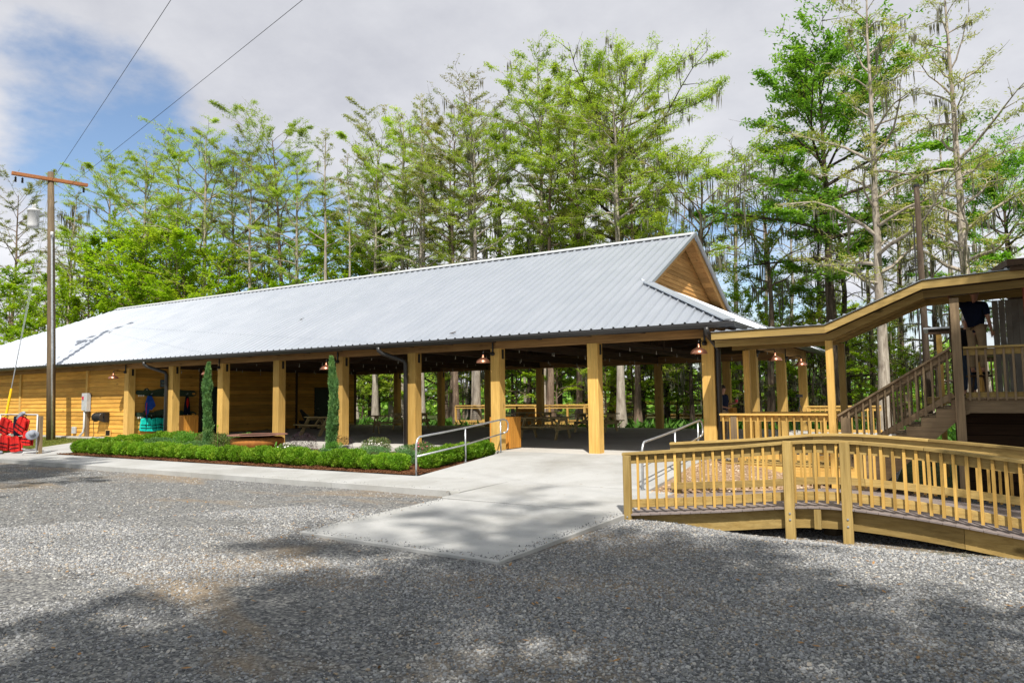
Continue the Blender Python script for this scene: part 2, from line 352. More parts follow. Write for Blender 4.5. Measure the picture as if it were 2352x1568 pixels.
# ================================================================== ground
def sheet(name, xs, ys, fz, m):
    X, Y = np.meshgrid(xs, ys); Z = fz(X, Y); V = np.stack([X, Y, Z], -1).reshape(-1, 3)
    nx, ny = len(xs), len(ys); i = np.arange(nx-1); j = np.arange(ny-1); I, J = np.meshgrid(i, j); a = (J*nx+I).ravel()
    me = np_mesh(name, V, np.stack([a, a+1, a+1+nx, a+nx], 1), m); me.polygons.foreach_set('use_smooth', [True]*len(me.polygons))
    o = bpy.data.objects.new(name, me); COL.objects.link(o); return o
def sstep(a, b, x): t_ = np.clip((x-a)/(b-a), 0, 1); return t_*t_*(3-2*t_)
def wob(X, Y, s=1.0): return (np.sin(X*1.7*s+Y*.6)+np.sin(Y*2.3*s-X*1.1+1)+np.sin(X*4.1*s+2)*np.sin(Y*3.7*s))/3
struct(sheet('ground', np.concatenate([[-900, -400, -200, -110], np.arange(-80, 41, 4.), [60, 120, 300, 900]]),
             np.concatenate([[-900, -300, -100, -40], np.arange(-20, 121, 4.), [160, 300, 900]]),
             lambda X, Y: -.95+.45*sstep(16, 21, Y)-.25*sstep(34, 60, Y)+.03*wob(X, Y), 'swamp_floor'))
def lot_z(X, Y):
    z = -.405+.012*wob(X, Y)
    z = z-.20*sstep(9.6, 11.2, Y)*sstep(-4.3, -2.3, X)-.05*sstep(11, 14, Y)*sstep(-4.8, -3, X)
    return z
struct(sheet('gravel_lot', np.concatenate([[-90, -75], np.arange(-60, 26, .4), [40, 70]]), np.concatenate([[-60, -45], np.arange(-30, 17.3, .35)]), lot_z, 'gravel_ground'))
APR = [(-7.93, 7.22), (-4.42, 6.98), (-4.30, 10.60), (-7.95, 10.60)]
def in_apron(x, y): return (y > 7.22+(x+7.93)*(-.068)) & (y < 11.25) & (x > -7.97) & (x < -4.30)
def gn_scatter(name, pts, scl, m, seed, kind='stuff', squash=.6, label=None):
    me = bpy.data.meshes.new(name); me.vertices.add(len(pts)); me.vertices.foreach_set('co', np.asarray(pts, dtype=np.float32).ravel())
    at_ = me.attributes.new('scl', 'FLOAT', 'POINT'); at_.data.foreach_set('value', np.asarray(scl, dtype=np.float32))
    rg = np.random.default_rng(seed); ro = rg.uniform(-1, 1, (len(pts), 3))*np.array([.5, .5, 3.14]); a2 = me.attributes.new('rot', 'FLOAT_VECTOR', 'POINT')
    a2.data.foreach_set('vector', ro.astype(np.float32).ravel()); me.update(); me.materials.append(MATS[m])
    o = bpy.data.objects.new(name, me); COL.objects.link(o)
    g = bpy.data.node_groups.new(name+'_nodes', 'GeometryNodeTree')
    g.interface.new_socket('Geometry', in_out='INPUT', socket_type='NodeSocketGeometry'); g.interface.new_socket('Geometry', in_out='OUTPUT', socket_type='NodeSocketGeometry')
    n = g.nodes; gi = n.new('NodeGroupInput'); go = n.new('NodeGroupOutput'); ip = n.new('GeometryNodeInstanceOnPoints'); ji = n.new('GeometryNodeGeometryToInstance')
    for q in range(3):
        ic = n.new('GeometryNodeMeshIcoSphere'); ic.inputs['Subdivisions'].default_value = 1; ic.inputs['Radius'].default_value = 1
        nz = n.new('ShaderNodeTexNoise'); nz.inputs['Scale'].default_value = .9; nz.noise_dimensions = '4D'; nz.inputs['W'].default_value = q*7.3
        vm = n.new('ShaderNodeVectorMath'); vm.operation = 'SUBTRACT'; vm.inputs[1].default_value = (.5, .5, .5); g.links.new(nz.outputs['Color'], vm.inputs[0])
        vs = n.new('ShaderNodeVectorMath'); vs.operation = 'SCALE'; vs.inputs['Scale'].default_value = 1.5; g.links.new(vm.outputs[0], vs.inputs[0])
        sp = n.new('GeometryNodeSetPosition'); g.links.new(ic.outputs[0], sp.inputs[0]); g.links.new(vs.outputs[0], sp.inputs['Offset'])
        tf = n.new('GeometryNodeTransform'); tf.inputs['Scale'].default_value = ((1, .8, squash), (1.15, .7, squash*.8), (.9, .9, squash*1.1))[q]; g.links.new(sp.outputs[0], tf.inputs[0])
        sm = n.new('GeometryNodeSetMaterial'); sm.inputs['Material'].default_value = MATS[m]; g.links.new(tf.outputs[0], sm.inputs[0]); g.links.new(sm.outputs[0], ji.inputs[0])
    na = n.new('GeometryNodeInputNamedAttribute'); na.data_type = 'FLOAT'; na.inputs[0].default_value = 'scl'
    nb = n.new('GeometryNodeInputNamedAttribute'); nb.data_type = 'FLOAT_VECTOR'; nb.inputs[0].default_value = 'rot'
    g.links.new(gi.outputs[0], ip.inputs['Points']); g.links.new(ji.outputs[0], ip.inputs['Instance']); ip.inputs['Pick Instance'].default_value = True
    g.links.new(na.outputs[0], ip.inputs['Scale']); g.links.new(nb.outputs[0], ip.inputs['Rotation']); g.links.new(ip.outputs[0], go.inputs[0])
    md = o.modifiers.new('scatter', 'NODES'); md.node_group = g
    o['kind'] = kind; return o
rng = np.random.default_rng(3)
def scatter_lot(n, r0, r1, pw):
    r = r0+(r1-r0)*rng.random(n)**pw; a = rng.uniform(-.80, .86, n)+YAW
    x = np.sin(a)*r; y = np.cos(a)*r
    keep = ~in_apron(x, y) & ((x > -4.1) | (y < 11.2)) & (y < 13.2-.25*(x+4)) 
    keep &= (wob(x*.28+2-y*.1, y*.75)+.5*wob(x*.9, y*1.3)) < rng.uniform(-.30, .75, n)     # thin on bare sandy patches
    x, y = x[keep], y[keep]; return np.stack([x, y, lot_z(x, y)+.002], 1)
p1 = scatter_lot(400000, 2.6, 13.5, .75); s1 = rng.gamma(3.0, .0028, len(p1)).clip(.004, .021)*(1+.3*(rng.random(len(p1)) > .93))
p2 = scatter_lot(30000, 10, 26, .9); s2_ = rng.uniform(.010, .022, len(p2))
e_ = []; 
for (ax_, ay_, bx_, by_, n_) in ((-7.9, 7.25, -4.45, 7.02, 240), (-7.9, 7.25, -7.93, 10.6, 160), (-4.42, 7.0, -4.32, 10.6, 260), (-14, 11.3, -8, 11.3, 90)):
    u_ = rng.random(n_); off = np.abs(rng.normal(0, .10, n_))
    if ax_ == bx_ or abs(ay_-by_) > 1: e_.append(np.stack([ax_+(bx_-ax_)*u_+off*(1 if ax_ < -6 else -1), ay_+(by_-ay_)*u_, np.full(n_, -.352)+.028*(ay_+(by_-ay_)*u_-7)/3.6], 1))
    else: e_.append(np.stack([ax_+(bx_-ax_)*u_, ay_+(by_-ay_)*u_+off, np.full(n_, -.36 if ay_ < 8 else -.276)], 1))
e_ = np.concatenate(e_); p2 = np.concatenate([p2, e_]); s2_ = np.concatenate([s2_, rng.uniform(.005, .013, len(e_))])
tag(gn_scatter('gravel', np.concatenate([p1, p2]), np.concatenate([s1, s2_]), 'stone', 5), 'loose grey crushed stone spread over the parking lot', 'gravel')

# fallen leaves on the gravel
n = 420; a = rng.uniform(-.75, .8, n)+YAW; r = rng.uniform(3, 16, n); x = np.sin(a)*r; y = np.cos(a)*r; k = ~in_apron(x, y) & (y < 11); x, y = x[k], y[k]
P = np.stack([x, y, lot_z(x, y)+.02], 1); D = rng.normal(size=(len(P), 3)); D[:, 2] *= .15
lo = bpy.data.objects.new('fallen_leaves', leaves_mesh('fallen_leaves', P, D, rng.uniform(.04, .09, len(P)), .03, 'root_brown', rng, 3)); COL.objects.link(lo)
tag(lo, 'brown fallen leaves scattered over the gravel', 'fallen leaves', kind='stuff')

# ---------------------------------------------------------------- sidewalk, ramp, floor slab
def slab_poly(name, poly, thick, m, parent):
    mb = MB(); n = len(poly); mb.prism([(x, y, z-thick) for x, y, z in poly], (0, 0, thick), None)
    o = mb.build(name, m, parent, bevel=.008); return o
side = struct(MB().box(-60, 11.29, -.6, -8.1, 12.35, -.33).build('sidewalk', 'curb_concrete'))
x = -60.0; xs = []
while x < -8: xs.append(x); x += 2.43
xs[-1] = -7.96
for i in range(len(xs)-1):
    a, b_ = xs[i]+.008, xs[i+1]-.006; yb = 12.99 if a > -26.6 else 12.45
    slab_poly('slab', [(a, 11.25, -.28), (b_, 11.25, -.28), (b_, yb, -.28), (a, yb, -.28)], .22, 'concrete', side)
slab_poly('slab', [(-28.9, 12.46, -.28), (-26.4, 12.46, -.28), (-26.35, 13.05, -.27), (-26.31, 16.9, -.05), (-31.2, 16.9, -.06), (-30.2, 15.3, -.14)], .2, 'concrete', side)
slab_poly('slab', [(-10.42, 13.008, -.28), (-7.96, 13.008, -.29), (-7.96, 13.02, -.29), (-10.42, 13.02, -.28)], .2, 'concrete', side)
slab_poly('slab', [(-7.95, 10.62, -.31), (-4.32, 10.62, -.33), (-4.32, 12.99, -.30), (-7.95, 12.99, -.285)], .2, 'concrete', side)
slab_poly('slab', [(-8.25, 11.25, -.281), (-7.956, 10.95, -.33), (-7.956, 11.25, -.281)], .2, 'curb_concrete', side)
slab_poly('slab', [(p[0], p[1], -.335 if p[1] > 9 else -.365) for p in APR], .15, 'concrete', side)
ramp_ = struct(MB().add([(-10.42, 13.025, -.285), (-4.85, 13.005, -.295), (-4.85, 16.9, 0.0), (-10.42, 16.9, 0.0), (-10.42, 13.025, -.6), (-4.85, 13.005, -.6), (-4.85, 16.9, -.6), (-10.42, 16.9, -.6)],
        [(0, 1, 2, 3), (0, 4, 5, 1), (1, 5, 6, 2), (3, 7, 4, 0)]).build('ramp', 'concrete'))
SX0, SX1, SY0, SY1 = -29.25, -4.35, 16.91, 31.35
struct(MB().box(-50, SY0, -.6, SX1, SY1, 0).build('floor', 'slab_concrete'))
struct(MB().box(SX1+.004, 17.95, -.6, -1.0, 31.35, -.004).build('patio', 'concrete'))
# dirt beside the ramp
def dz(X, Y): return -.31+.27*sstep(13.2, 16.6, Y)*sstep(-1.5, -4.2, X)-.27*sstep(-3.6, -1.2, X)*1.0-.05*sstep(13, 11.6, Y)+.02*wob(X*2, Y*2)-.5*sstep(12.5, 11.95, Y)-.45*sstep(-.5, .5, X)
struct(sheet('dirt', np.arange(-4.85, .6, .15), np.arange(11.9, 17.6, .15), dz, 'dirt'))
n = 2600; x = rng.uniform(-4.8, .4, n); y = rng.uniform(12.2, 17, n); tag(gn_scatter('pebbles', np.stack([x, y, dz(x, y)+.004], 1), rng.uniform(.012, .035, n), 'tan_stone', 8), 'tan pebbles on the bare dirt beside the ramp', 'pebbles')
# lawn
def lz(X, Y): return -.275+.20*sstep(12.4, 17.2, Y)+.015*wob(X, Y)
lawn = sheet('lawn', np.arange(-70, -28, .6), np.arange(12.4, 17.3, .3), lz, 'lawn')
v = lawn.data.vertices
for q in v:                                   # right-hand border follows the walk
    lim = -28.8-(q.co.y-12.4)*.5 if q.co.y < 15.4 else -30.2-(q.co.y-15.4)*.7
    if q.co.x > lim: q.co.x = lim
struct(lawn)
n = 26000; x = -28.9-rng.random(n)**1.3*16; y = rng.uniform(12.5, 17.1, n); k = x < -28.8-(y-12.4)*.55; x, y = x[k], y[k]
P = np.stack([x, y, lz(x, y)+.02], 1); D = rng.normal(size=(len(P), 3))*.6; D[:, 2] = 1
g_ = bpy.data.objects.new('grass', leaves_mesh('grass', P, D, rng.uniform(.05, .11, len(P)), .012, 'leaf_grass', rng, 0)); COL.objects.link(g_)
tag(g_, 'short yellowish grass between the walk and the timber wall', 'grass', kind='stuff')
# mulch bed
def mz(X, Y): return -.265+.13*sstep(13.1, 16.0, Y)+.02*wob(X*3, Y*3)
bx0, bx1 = -26.3, -10.44
struct(sheet('mulch_bed', np.arange(bx0, bx1+.01, .17), np.arange(13.0, 16.92, .15), mz, 'mulch'))
n = 15000; x = rng.uniform(bx0, bx1, n); y = 13.02+rng.random(n)**1.6*3.8; P = np.stack([x, y, mz(x, y)+.012], 1)
D = rng.normal(size=(n, 3)); D[:, 2] *= .35
c_ = bpy.data.objects.new('mulch_chips', leaves_mesh('mulch_chips', P, D, rng.uniform(.03, .10, n), rng.uniform(.01, .03, n), 'chip', rng, .8)); COL.objects.link(c_)
tag(c_, 'reddish brown shredded bark mulch under the hedge', 'mulch', kind='stuff')

# ================================================================== pavilion
HB = 2.89; Y0, YB = 17.26, 30.84; S_ = 3.05; XC = -4.79
EY, EZ, RY, SL = 16.50, 3.17, 24.05, .512
RZ = EZ+SL*(RY-EY); EX = -4.08; PY1 = 2*RY-EY
pav = empty('pavilion', (-17, 24, 0), 'long open timber pavilion with a ribbed silver metal roof and enclosed left end', 'pavilion')
PO = (-17, 24, 0)
def P_(name, mb, m, parent=pav, **k): mb.o = Vector(PO); return mb.build(name, m, parent, **k)
def PP(): return MB(PO)
# posts (one mesh shared), with steel side plates
pm = MB().box(-.15, -.15, 0, .15, .15, HB-.001).mesh('post', 'pine_z'); plm = MB().box(-.035, -.012, 0, .035, .012, .26).box(-.02, -.022, .2, .02, -.012, .22).mesh('bracket', 'black_metal')
posts = [(XC-(8-k)*S_, Y0) for k in range(9)]+[(XC-(8-k)*S_, YB) for k in range(1, 9)]+[(XC, Y0+13.58/3*j) for j in (1, 2)]
plsd = MB().box(-.012, -.04, 0, .012, .04, .27).mesh('bracket', 'black_metal')
for i, (x, y) in enumerate(posts):
    p = place('post', pm, pav, (x-PO[0], y-PO[1], 0)); place('bracket', plsd, p, (.163, .02, HB-.30))
# header beams
bt = HB+.31
for y in (Y0, YB):
    x = -50.0; cut = [-50, -38.3, -29.2, -20.04, -10.89, -4.64]
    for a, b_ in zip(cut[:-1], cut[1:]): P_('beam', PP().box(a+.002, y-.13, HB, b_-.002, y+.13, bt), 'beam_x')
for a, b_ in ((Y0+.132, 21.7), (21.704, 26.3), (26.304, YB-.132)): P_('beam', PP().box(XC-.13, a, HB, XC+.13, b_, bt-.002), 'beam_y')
# rafters & trusses
def roofz(x, y):
    return EZ+SL*min(y-EY, PY1-y, EX-x if x > -8 else 99, x+49.5 if x < -42 else 99)
rm = {}
for k in range(0, 12):
    x = XC+.0-(k)*S_-.0
    if k == 0: continue
    if k == 1: x = -8.35
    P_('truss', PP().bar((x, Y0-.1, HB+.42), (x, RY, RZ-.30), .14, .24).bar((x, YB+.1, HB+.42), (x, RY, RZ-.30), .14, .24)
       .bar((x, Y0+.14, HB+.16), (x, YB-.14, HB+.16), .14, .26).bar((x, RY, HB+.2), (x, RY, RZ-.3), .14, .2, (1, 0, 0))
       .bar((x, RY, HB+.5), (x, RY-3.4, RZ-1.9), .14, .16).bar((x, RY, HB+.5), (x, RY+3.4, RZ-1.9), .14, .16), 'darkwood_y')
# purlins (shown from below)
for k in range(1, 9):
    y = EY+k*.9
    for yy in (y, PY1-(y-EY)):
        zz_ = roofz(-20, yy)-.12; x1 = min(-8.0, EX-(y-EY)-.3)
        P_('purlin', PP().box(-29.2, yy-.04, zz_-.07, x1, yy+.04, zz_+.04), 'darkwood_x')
# rafter tails
tm = MB().box(-.05, -.36, -.09, .05, 0, .05).mesh('rafter_tail', 'darkwood_y')
for k in range(30):
    x = -4.9-1.5*k
    place('rafter_tail', tm, pav, (x-PO[0], Y0-.14-PO[1], EZ-.02))
# roof: ribbed panels
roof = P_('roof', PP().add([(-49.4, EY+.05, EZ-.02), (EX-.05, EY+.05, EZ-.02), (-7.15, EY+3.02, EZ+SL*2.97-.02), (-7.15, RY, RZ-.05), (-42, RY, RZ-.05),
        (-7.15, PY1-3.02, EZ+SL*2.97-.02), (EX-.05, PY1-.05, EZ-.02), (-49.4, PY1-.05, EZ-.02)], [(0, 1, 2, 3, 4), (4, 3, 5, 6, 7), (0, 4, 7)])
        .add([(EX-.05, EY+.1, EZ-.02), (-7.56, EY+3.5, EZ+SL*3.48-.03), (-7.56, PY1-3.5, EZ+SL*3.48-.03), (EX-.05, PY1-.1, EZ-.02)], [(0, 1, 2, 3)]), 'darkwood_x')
PW = .915; gx = -7.58
def strip(u0, u1, vtop, fpos):
    """one ribbed sheet between u0 and u1; vtop(u) = length up the slope; fpos(u, v, h) -> point"""
    prof = []
    k = 0
    while u0+k*.305 < u1-.01:
        b_ = u0+k*.305; prof += [(b_, .0), (b_+.018, .048), (b_+.052, .048), (b_+.085, 0), (b_+.16, .0), (b_+.17, .008), (b_+.20, .008), (b_+.21, 0)]; k += 1
    prof = [q for q in prof if q[0] < u1-.001]+[(u1, 0)]
    mb = PP(); vs = []
    for u, h in prof:
        vt = max(vtop(u), .001); vs += [fpos(u, 0, h), fpos(u, vt, h)]
    return mb.add(vs, [(2*i, 2*i+2, 2*i+3, 2*i+1) for i in range(len(prof)-1)])
cl = math.cos(math.atan(SL))
def top_front(x): return min(RY-EY, (EX-x) if x > -7.1 else 99, x+49.5 if x < -42 else 99)
x = -49.4
while x < EX-.05:
    x1 = min(x+PW, EX-.01)
    P_('roof_panel', strip(x, x1, top_front, lambda u, v, h: (u, EY+v, EZ+SL*v+.004+h)), 'roof_metal', roof)
    P_('roof_panel', strip(x, x1, top_front, lambda u, v, h: (u, PY1-v, EZ+SL*v+.004+h)), 'roof_metal', roof)
    x = x1
y = EY
while y < PY1-.05:
    y1 = min(y+PW, PY1-.01)
    P_('roof_panel', strip(y, y1, lambda u: min(u-EY, PY1-u, -EX*0+3.50), lambda u, v, h: (EX-v, u, EZ+SL*v+.004+h)), 'roof_metal', roof)
    y = y1
P_('roof_panel', PP().add([(-49.5, EY, EZ+.005), (-42, RY, RZ+.005), (-49.5, PY1, EZ+.005)], [(0, 1, 2)]), 'roof_metal', roof)
P_('ridge_cap', PP().bar((-42.1, RY-.11, RZ+.015), (-7.05, RY-.11, RZ+.015), .26, .03, (0, -SL, 1)).bar((-42.1, RY+.11, RZ+.015), (-7.05, RY+.11, RZ+.015), .26, .03, (0, SL, 1)), 'steel_grey', roof)
for sgn, ye in ((1, EY), (-1, PY1)):       # hip caps and rake trim
    P_('hip_cap', PP().bar((EX, ye, EZ+.045), (-7.16, ye+sgn*3.08, EZ+SL*3.08+.045), .30, .035), 'roof_metal', roof)
    P_('rake_trim', PP().bar((-7.03, ye+sgn*3.0, EZ+SL*3.0+.03), (-7.03, RY, RZ+.03), .09, .10, (0, 0, 1)), 'roof_metal', roof)
    P_('rake_board', PP().bar((-7.13, ye+sgn*3.14, EZ+SL*3.1-.11), (-7.13, RY-sgn*.02, RZ-.13), .06, .20, (0, 0, 1)), 'gable_y', roof)
    P_('soffit', PP().bar((-7.38, ye+sgn*3.5, EZ+SL*3.5-.08), (-7.38, RY-sgn*.01, RZ-.08), .44, .02, (0, -SL*sgn, 1)), 'gable_y', roof)
    for q in range(14):
        t0, t1 = 3.45+q*.285, 3.45+q*.285+.272; P_('soffit_board', PP().prism([(gx+.04, ye+sgn*t0, EZ+SL*t0-.13), (-7.17, ye+sgn*t0, EZ+SL*t0-.13), (-7.17, ye+sgn*t1, EZ+SL*t1-.13), (gx+.04, ye+sgn*t1, EZ+SL*t1-.13)], (0, 0, .02), None), 'gable_y', roof)
# gable boards
gx = -7.58; zb = EZ+SL*3.45; k = 0
gw = P_('gable', PP().add([(gx-.03, EY+3.45, zb), (gx-.03, PY1-3.45, zb), (gx-.03, RY, RZ-.06)], [(0, 1, 2)]), 'gable_y')
while zb+k*.15 < RZ-.2:
    z0 = zb+k*.15; hy = (RZ-.08-z0-.07)/SL; P_('plank', PP().add([(gx+.028, RY-hy, z0), (gx+.028, RY+hy, z0), (gx+.006, RY+hy-.2, z0+.146), (gx+.006, RY-hy+.2, z0+.146), (gx-.02, RY-hy, z0), (gx-.02, RY+hy, z0)],
        [(0, 1, 2, 3), (4, 5, 1, 0)]), 'gable_y', gw); k += 1
# gutters + downspouts
P_('gutter', PP().prism([(-49.5, EY+.02, EZ+.005), (-49.5, EY-.12, EZ+.005), (-49.5, EY-.12, EZ-.05), (-49.5, EY-.08, EZ-.12), (-49.5, EY+.02, EZ-.14)], (49.5+EX+.12, 0, 0), None), 'bronze')
P_('gutter', PP().prism([(EX-.02, EY+.03, EZ+.005), (EX+.12, EY+.03, EZ+.005), (EX+.12, EY+.03, EZ-.05), (EX+.08, EY+.03, EZ-.12), (EX-.02, EY+.03, EZ-.14)], (0, PY1-EY, 0), None), 'bronze')
for x, s_ in ((-26.14, -1), (-13.94, -1), (-4.79, 1)):
    xo = x+(s_*.22 if s_ > 0 else -.17); tz = EZ-.1; py = Y0-(.05 if s_ > 0 else .225)
    g0 = x+s_*.30-(.45 if s_ < 0 else .12)
    P_('downspout', PP().tube([(g0, EY-.05, tz), (g0, EY-.05, tz-.10), (g0+.10*(xo-g0), EY+.02, tz-.18), (xo-.05*(xo-g0), py-.04, tz-.42), (xo, py, tz-.52), (xo, py, .03)], .066, 10), 'bronze', smooth=True)
for x, v_, ln_, lb in ((-35.5, 3.4, .5, 'dark scrap of bark lying on the left half of the roof'), (-12.1, .25, .45, 'small bare twig caught at the gutter'), (-21, 2.6, .25, 'short twig on the middle of the roof')):
    tg = empty('twig', (x, EY+v_, EZ+SL*v_+.07), lb, 'twig'); tg.scale = (.55,)*3; MB().tube([(-ln_/2, 0, 0), (0, .06, .05), (ln_/2, -.02, .03)], [.02, .03, .012], 5).build('stem', 'bark_dark', tg); MB().tube([(0, .06, .05), (.1, .2, .16)], [.014, .006], 4).build('side_shoot', 'bark_dark', tg)
# barn lamps on the posts (each a thing)
def make_lamp(loc, rz, label):
    t_ = empty('barn_lamp', loc, label, 'lamp', 'copper barn lamps on the posts', rz)   # local -Y is outwards
    MB().box(-.02, -.03, 0, .02, 0, .30).lathe((0, -.03, -.02), [(0, -.06), (.05, -.05), (.07, 0), (.05, .05), (0, .06)], 12).build('wall_box', 'black_metal', t_)
    MB().tube([(0, -.05, 0), (0, -.42, .03), (0, -.50, .03), (0, -.52, -.01), (0, -.52, -.06)], .013, 6).build('arm', 'black_metal', t_, smooth=True)
    MB().lathe((0, -.52, -.30), [(.20, 0), (.198, .015), (.185, .055), (.15, .095), (.10, .125), (.055, .145), (.035, .165), (.032, .21), (.02, .235), (0, .24)], 24).lathe((0, -.52, -.30), [(.0, .12), (.10, .115), (.17, .06), (.195, .0)], 24).build('shade', 'copper', t_, smooth=True)
    MB().ball((0, -.52, -.25), .035, 8).build('light_bulb', 'bulb', t_, smooth=True)
    return t_
for k, lb in ((0, 'copper barn lamp on the post at the corner of the plank wall'), (2, 'copper barn lamp half hidden behind the left columnar cypress'),
              (4, 'copper barn lamp partly behind the cypress right of the fire bowl'), (6, 'copper barn lamp above the upper end of the left handrail'), (8, 'largest copper barn lamp, on the corner post by the downspout')):
    make_lamp((XC-(8-k)*S_-.06, Y0-.15, 2.76), 0, lb)
for j, lb in ((1, 'copper barn lamp under the low walkway roof'), (2, 'copper barn lamp nearest the walkway post at the far end row')):
    make_lamp((XC+.15, Y0+13.58/3*j, 2.76), math.pi/2, lb)
# string lights
for q, yy in enumerate((19.0, 21.2, 23.2, 25.6, 28.2)):
    st = empty('string_lights', (-17, yy, 3), ['string of white bulbs under the front of the pavilion roof', 'second string of white bulbs from the front under the roof', 'middle string of white bulbs under the roof ridge',
        'string of white bulbs just behind the roof ridge', 'rearmost string of white bulbs under the roof'][q], 'string lights', 'string lights under the roof')
    pts = []; bl = []
    for k in range(8):
        xa, xb = XC-.3-k*S_, XC-.3-(k+1)*S_
        for u in range(5):
            s_ = u/5; zs = -.02-.35*(s_-s_*s_)*2; pts.append((xa+(xb-xa)*s_+17, 0, zs)); bl.append(pts[-1])
    MB().tube(pts, .006, 4).build('wire', 'cable', st)
    bm_ = MB().ball((0, 0, -.09), .021, 6, (1, 1, 1.3)).tube([(0, 0, 0), (0, 0, -.07)], .010, 5).mesh('bulb', 'bulb', True)
    for b_ in bl[::2]: place('bulb', bm_, st, b_)
# enclosed end: walls of lap planks
WY = Y0-.02
wl = P_('front_wall', PP().box(-49, WY+.03, 0, -29.22, WY+.12, HB), 'darkwood_x')
wp = P_('side_wall', PP().box(-29.30, WY+.125, 0, -29.24, YB, EZ+.1), 'darkwood_y')
wr = P_('back_wall', PP().box(-49, YB-.1, 0, -29.305, YB, HB), 'darkwood_x')
NR = 16; ph = (HB-.02)/NR
edges = [-49, -44.1, -38.29, -32.39, -29.35]
for a, b_ in zip(edges[:-1], edges[1:]):
    for k in range(NR):
        z0 = .02+k*ph; P_('plank', PP().add([(a+.07, WY, z0), (b_-.07, WY, z0), (b_-.07, WY+.022, z0+ph-.006), (a+.07, WY+.022, z0+ph-.006), (a+.07, WY+.03, z0), (b_-.07, WY+.03, z0)], [(0, 1, 2, 3), (4, 5, 1, 0)]), 'siding_x', wl)
for x in edges[1:-1]: P_('pilaster', PP().box(x-.075, WY-.05, 0, x+.075, WY+.04, HB-.002), 'pine_z', wl)
P_('skirt_board', PP().box(-49, WY+.0, -.10, -29.4, WY+.05, .018), 'greywood_x', wl)
ys = [Y0+.155, 20.6, 26.3, YB-.16]; xw = -29.24; doors = [(20.72, 21.7), (27.65, 28.6)]; NR2 = 17; ph2 = 3.05/NR2
for a, b_ in zip(ys[:-1], ys[1:]):
    for k in range(NR2):
        z0 = .01+k*ph2; segs = [(a+.06, b_-.06)]
        for d0, d1 in doors:
            if z0 < 2.05:
                ns = []
                for s0, s1 in segs:
                    if d0-.08 < s1 and d1+.08 > s0:
                        if d0-.08 > s0+.05: ns.append((s0, d0-.08))
                        if d1+.08 < s1-.05: ns.append((d1+.08, s1))
                    else: ns.append((s0, s1))
                segs = ns
        for s0, s1 in segs:
            P_('plank', PP().add([(xw+.036, s0, z0), (xw+.036, s1, z0), (xw+.012, s1, z0+ph2-.006), (xw+.012, s0, z0+ph2-.006), (xw+.002, s0, z0), (xw+.002, s1, z0)], [(0, 1, 2, 3), (4, 5, 1, 0)]), 'siding_y', wp)
for y in ys[1:-1]: P_('pilaster', PP().box(xw+.004, y-.06, 0, xw+.07, y+.06, 3.05), 'darkwood_z', wp)
for d0, d1 in doors:
    dr = P_('door', PP().box(xw+.002, d0, .01, xw+.04, d1, 2.04), 'door_green', pav)
    P_('door_frame', PP().box(xw+.004, d0-.07, .01, xw+.07, d0-.002, 2.11).box(xw+.004, d1+.002, .01, xw+.07, d1+.07, 2.11).box(xw+.004, d0-.001, 2.045, xw+.07, d1+.001, 2.11), 'door_green', dr)
    P_('handle', PP().tube([(xw+.05, d0+.08, 1.0), (xw+.10, d0+.08, 1.0), (xw+.10, d0+.2, 1.0)], .012, 6), 'galv', dr)
# small sign on the side wall
sg = empty('wall_sign', (xw+.05, 18.8, 2.28), 'small dark notice with pale lines of text above the alligator board', 'sign')
MB().box(-.01, -.18, -.16, .01, .18, .16).build('board', 'sign_face', sg)
for k, (w_, mt_) in enumerate(((.13, 'blue_fabric'), (.15, 'sign_text'), (.12, 'sign_text'), (.10, 'brick_red'), (.15, 'sign_text'), (.13, 'sign_text'))):
    MB().box(.011, -w_, .12-k*.045, .014, w_, .135-k*.045).build('text_line', mt_, sg)

# ================================================================== handrails
def handrail(name, x, label):
    t_ = empty(name, (x, 13.05, 0), label, 'handrail', 'galvanised handrails beside the ramp')
    g = lambda y: (-.29+.29*min(max((y-13.05)/3.85, 0), 1))
    def top(y): return Vector((0, y-13.05, g(y)+.87))
    MB().tube([(0, .0, -.29), (0, .0, .36), (0, .015, .46), (0, .06, .55), (0, .13, .60), top(14.2), top(15.2), (0, 3.62, .87), (0, 3.85, .88), (0, 4.02, .85), (0, 4.10, .76), (0, 4.10, .62), (0, 4.03, .53), (0, 3.85, .50)], .024, 10).build('top_rail', 'galv', t_, smooth=True)
    MB().tube([(0, .0, .15), (0, 2.0, .30), (0, 3.85, .50)], .021, 8).build('lower_rail', 'galv', t_, smooth=True)
    for y in (15.05, 16.75): MB().tube([(0, y-13.05, g(y)), (0, y-13.05, g(y)+.86)], .022, 10).build('post', 'galv', t_, smooth=True)
    fm = MB().lathe((0, 0, 0), [(0, .006), (.05, .006), (.05, 0)], 12).mesh('foot_plate', 'galv')
    for y in (13.05, 15.05, 16.75): place('foot_plate', fm, t_, (0, y-13.05, g(y)+.003))
handrail('handrail', -10.50, 'grey metal handrail at the left of the ramp, beside the hedge')
handrail('handrail', -4.98, 'grey metal handrail at the right of the ramp, behind the wooden footbridge end')

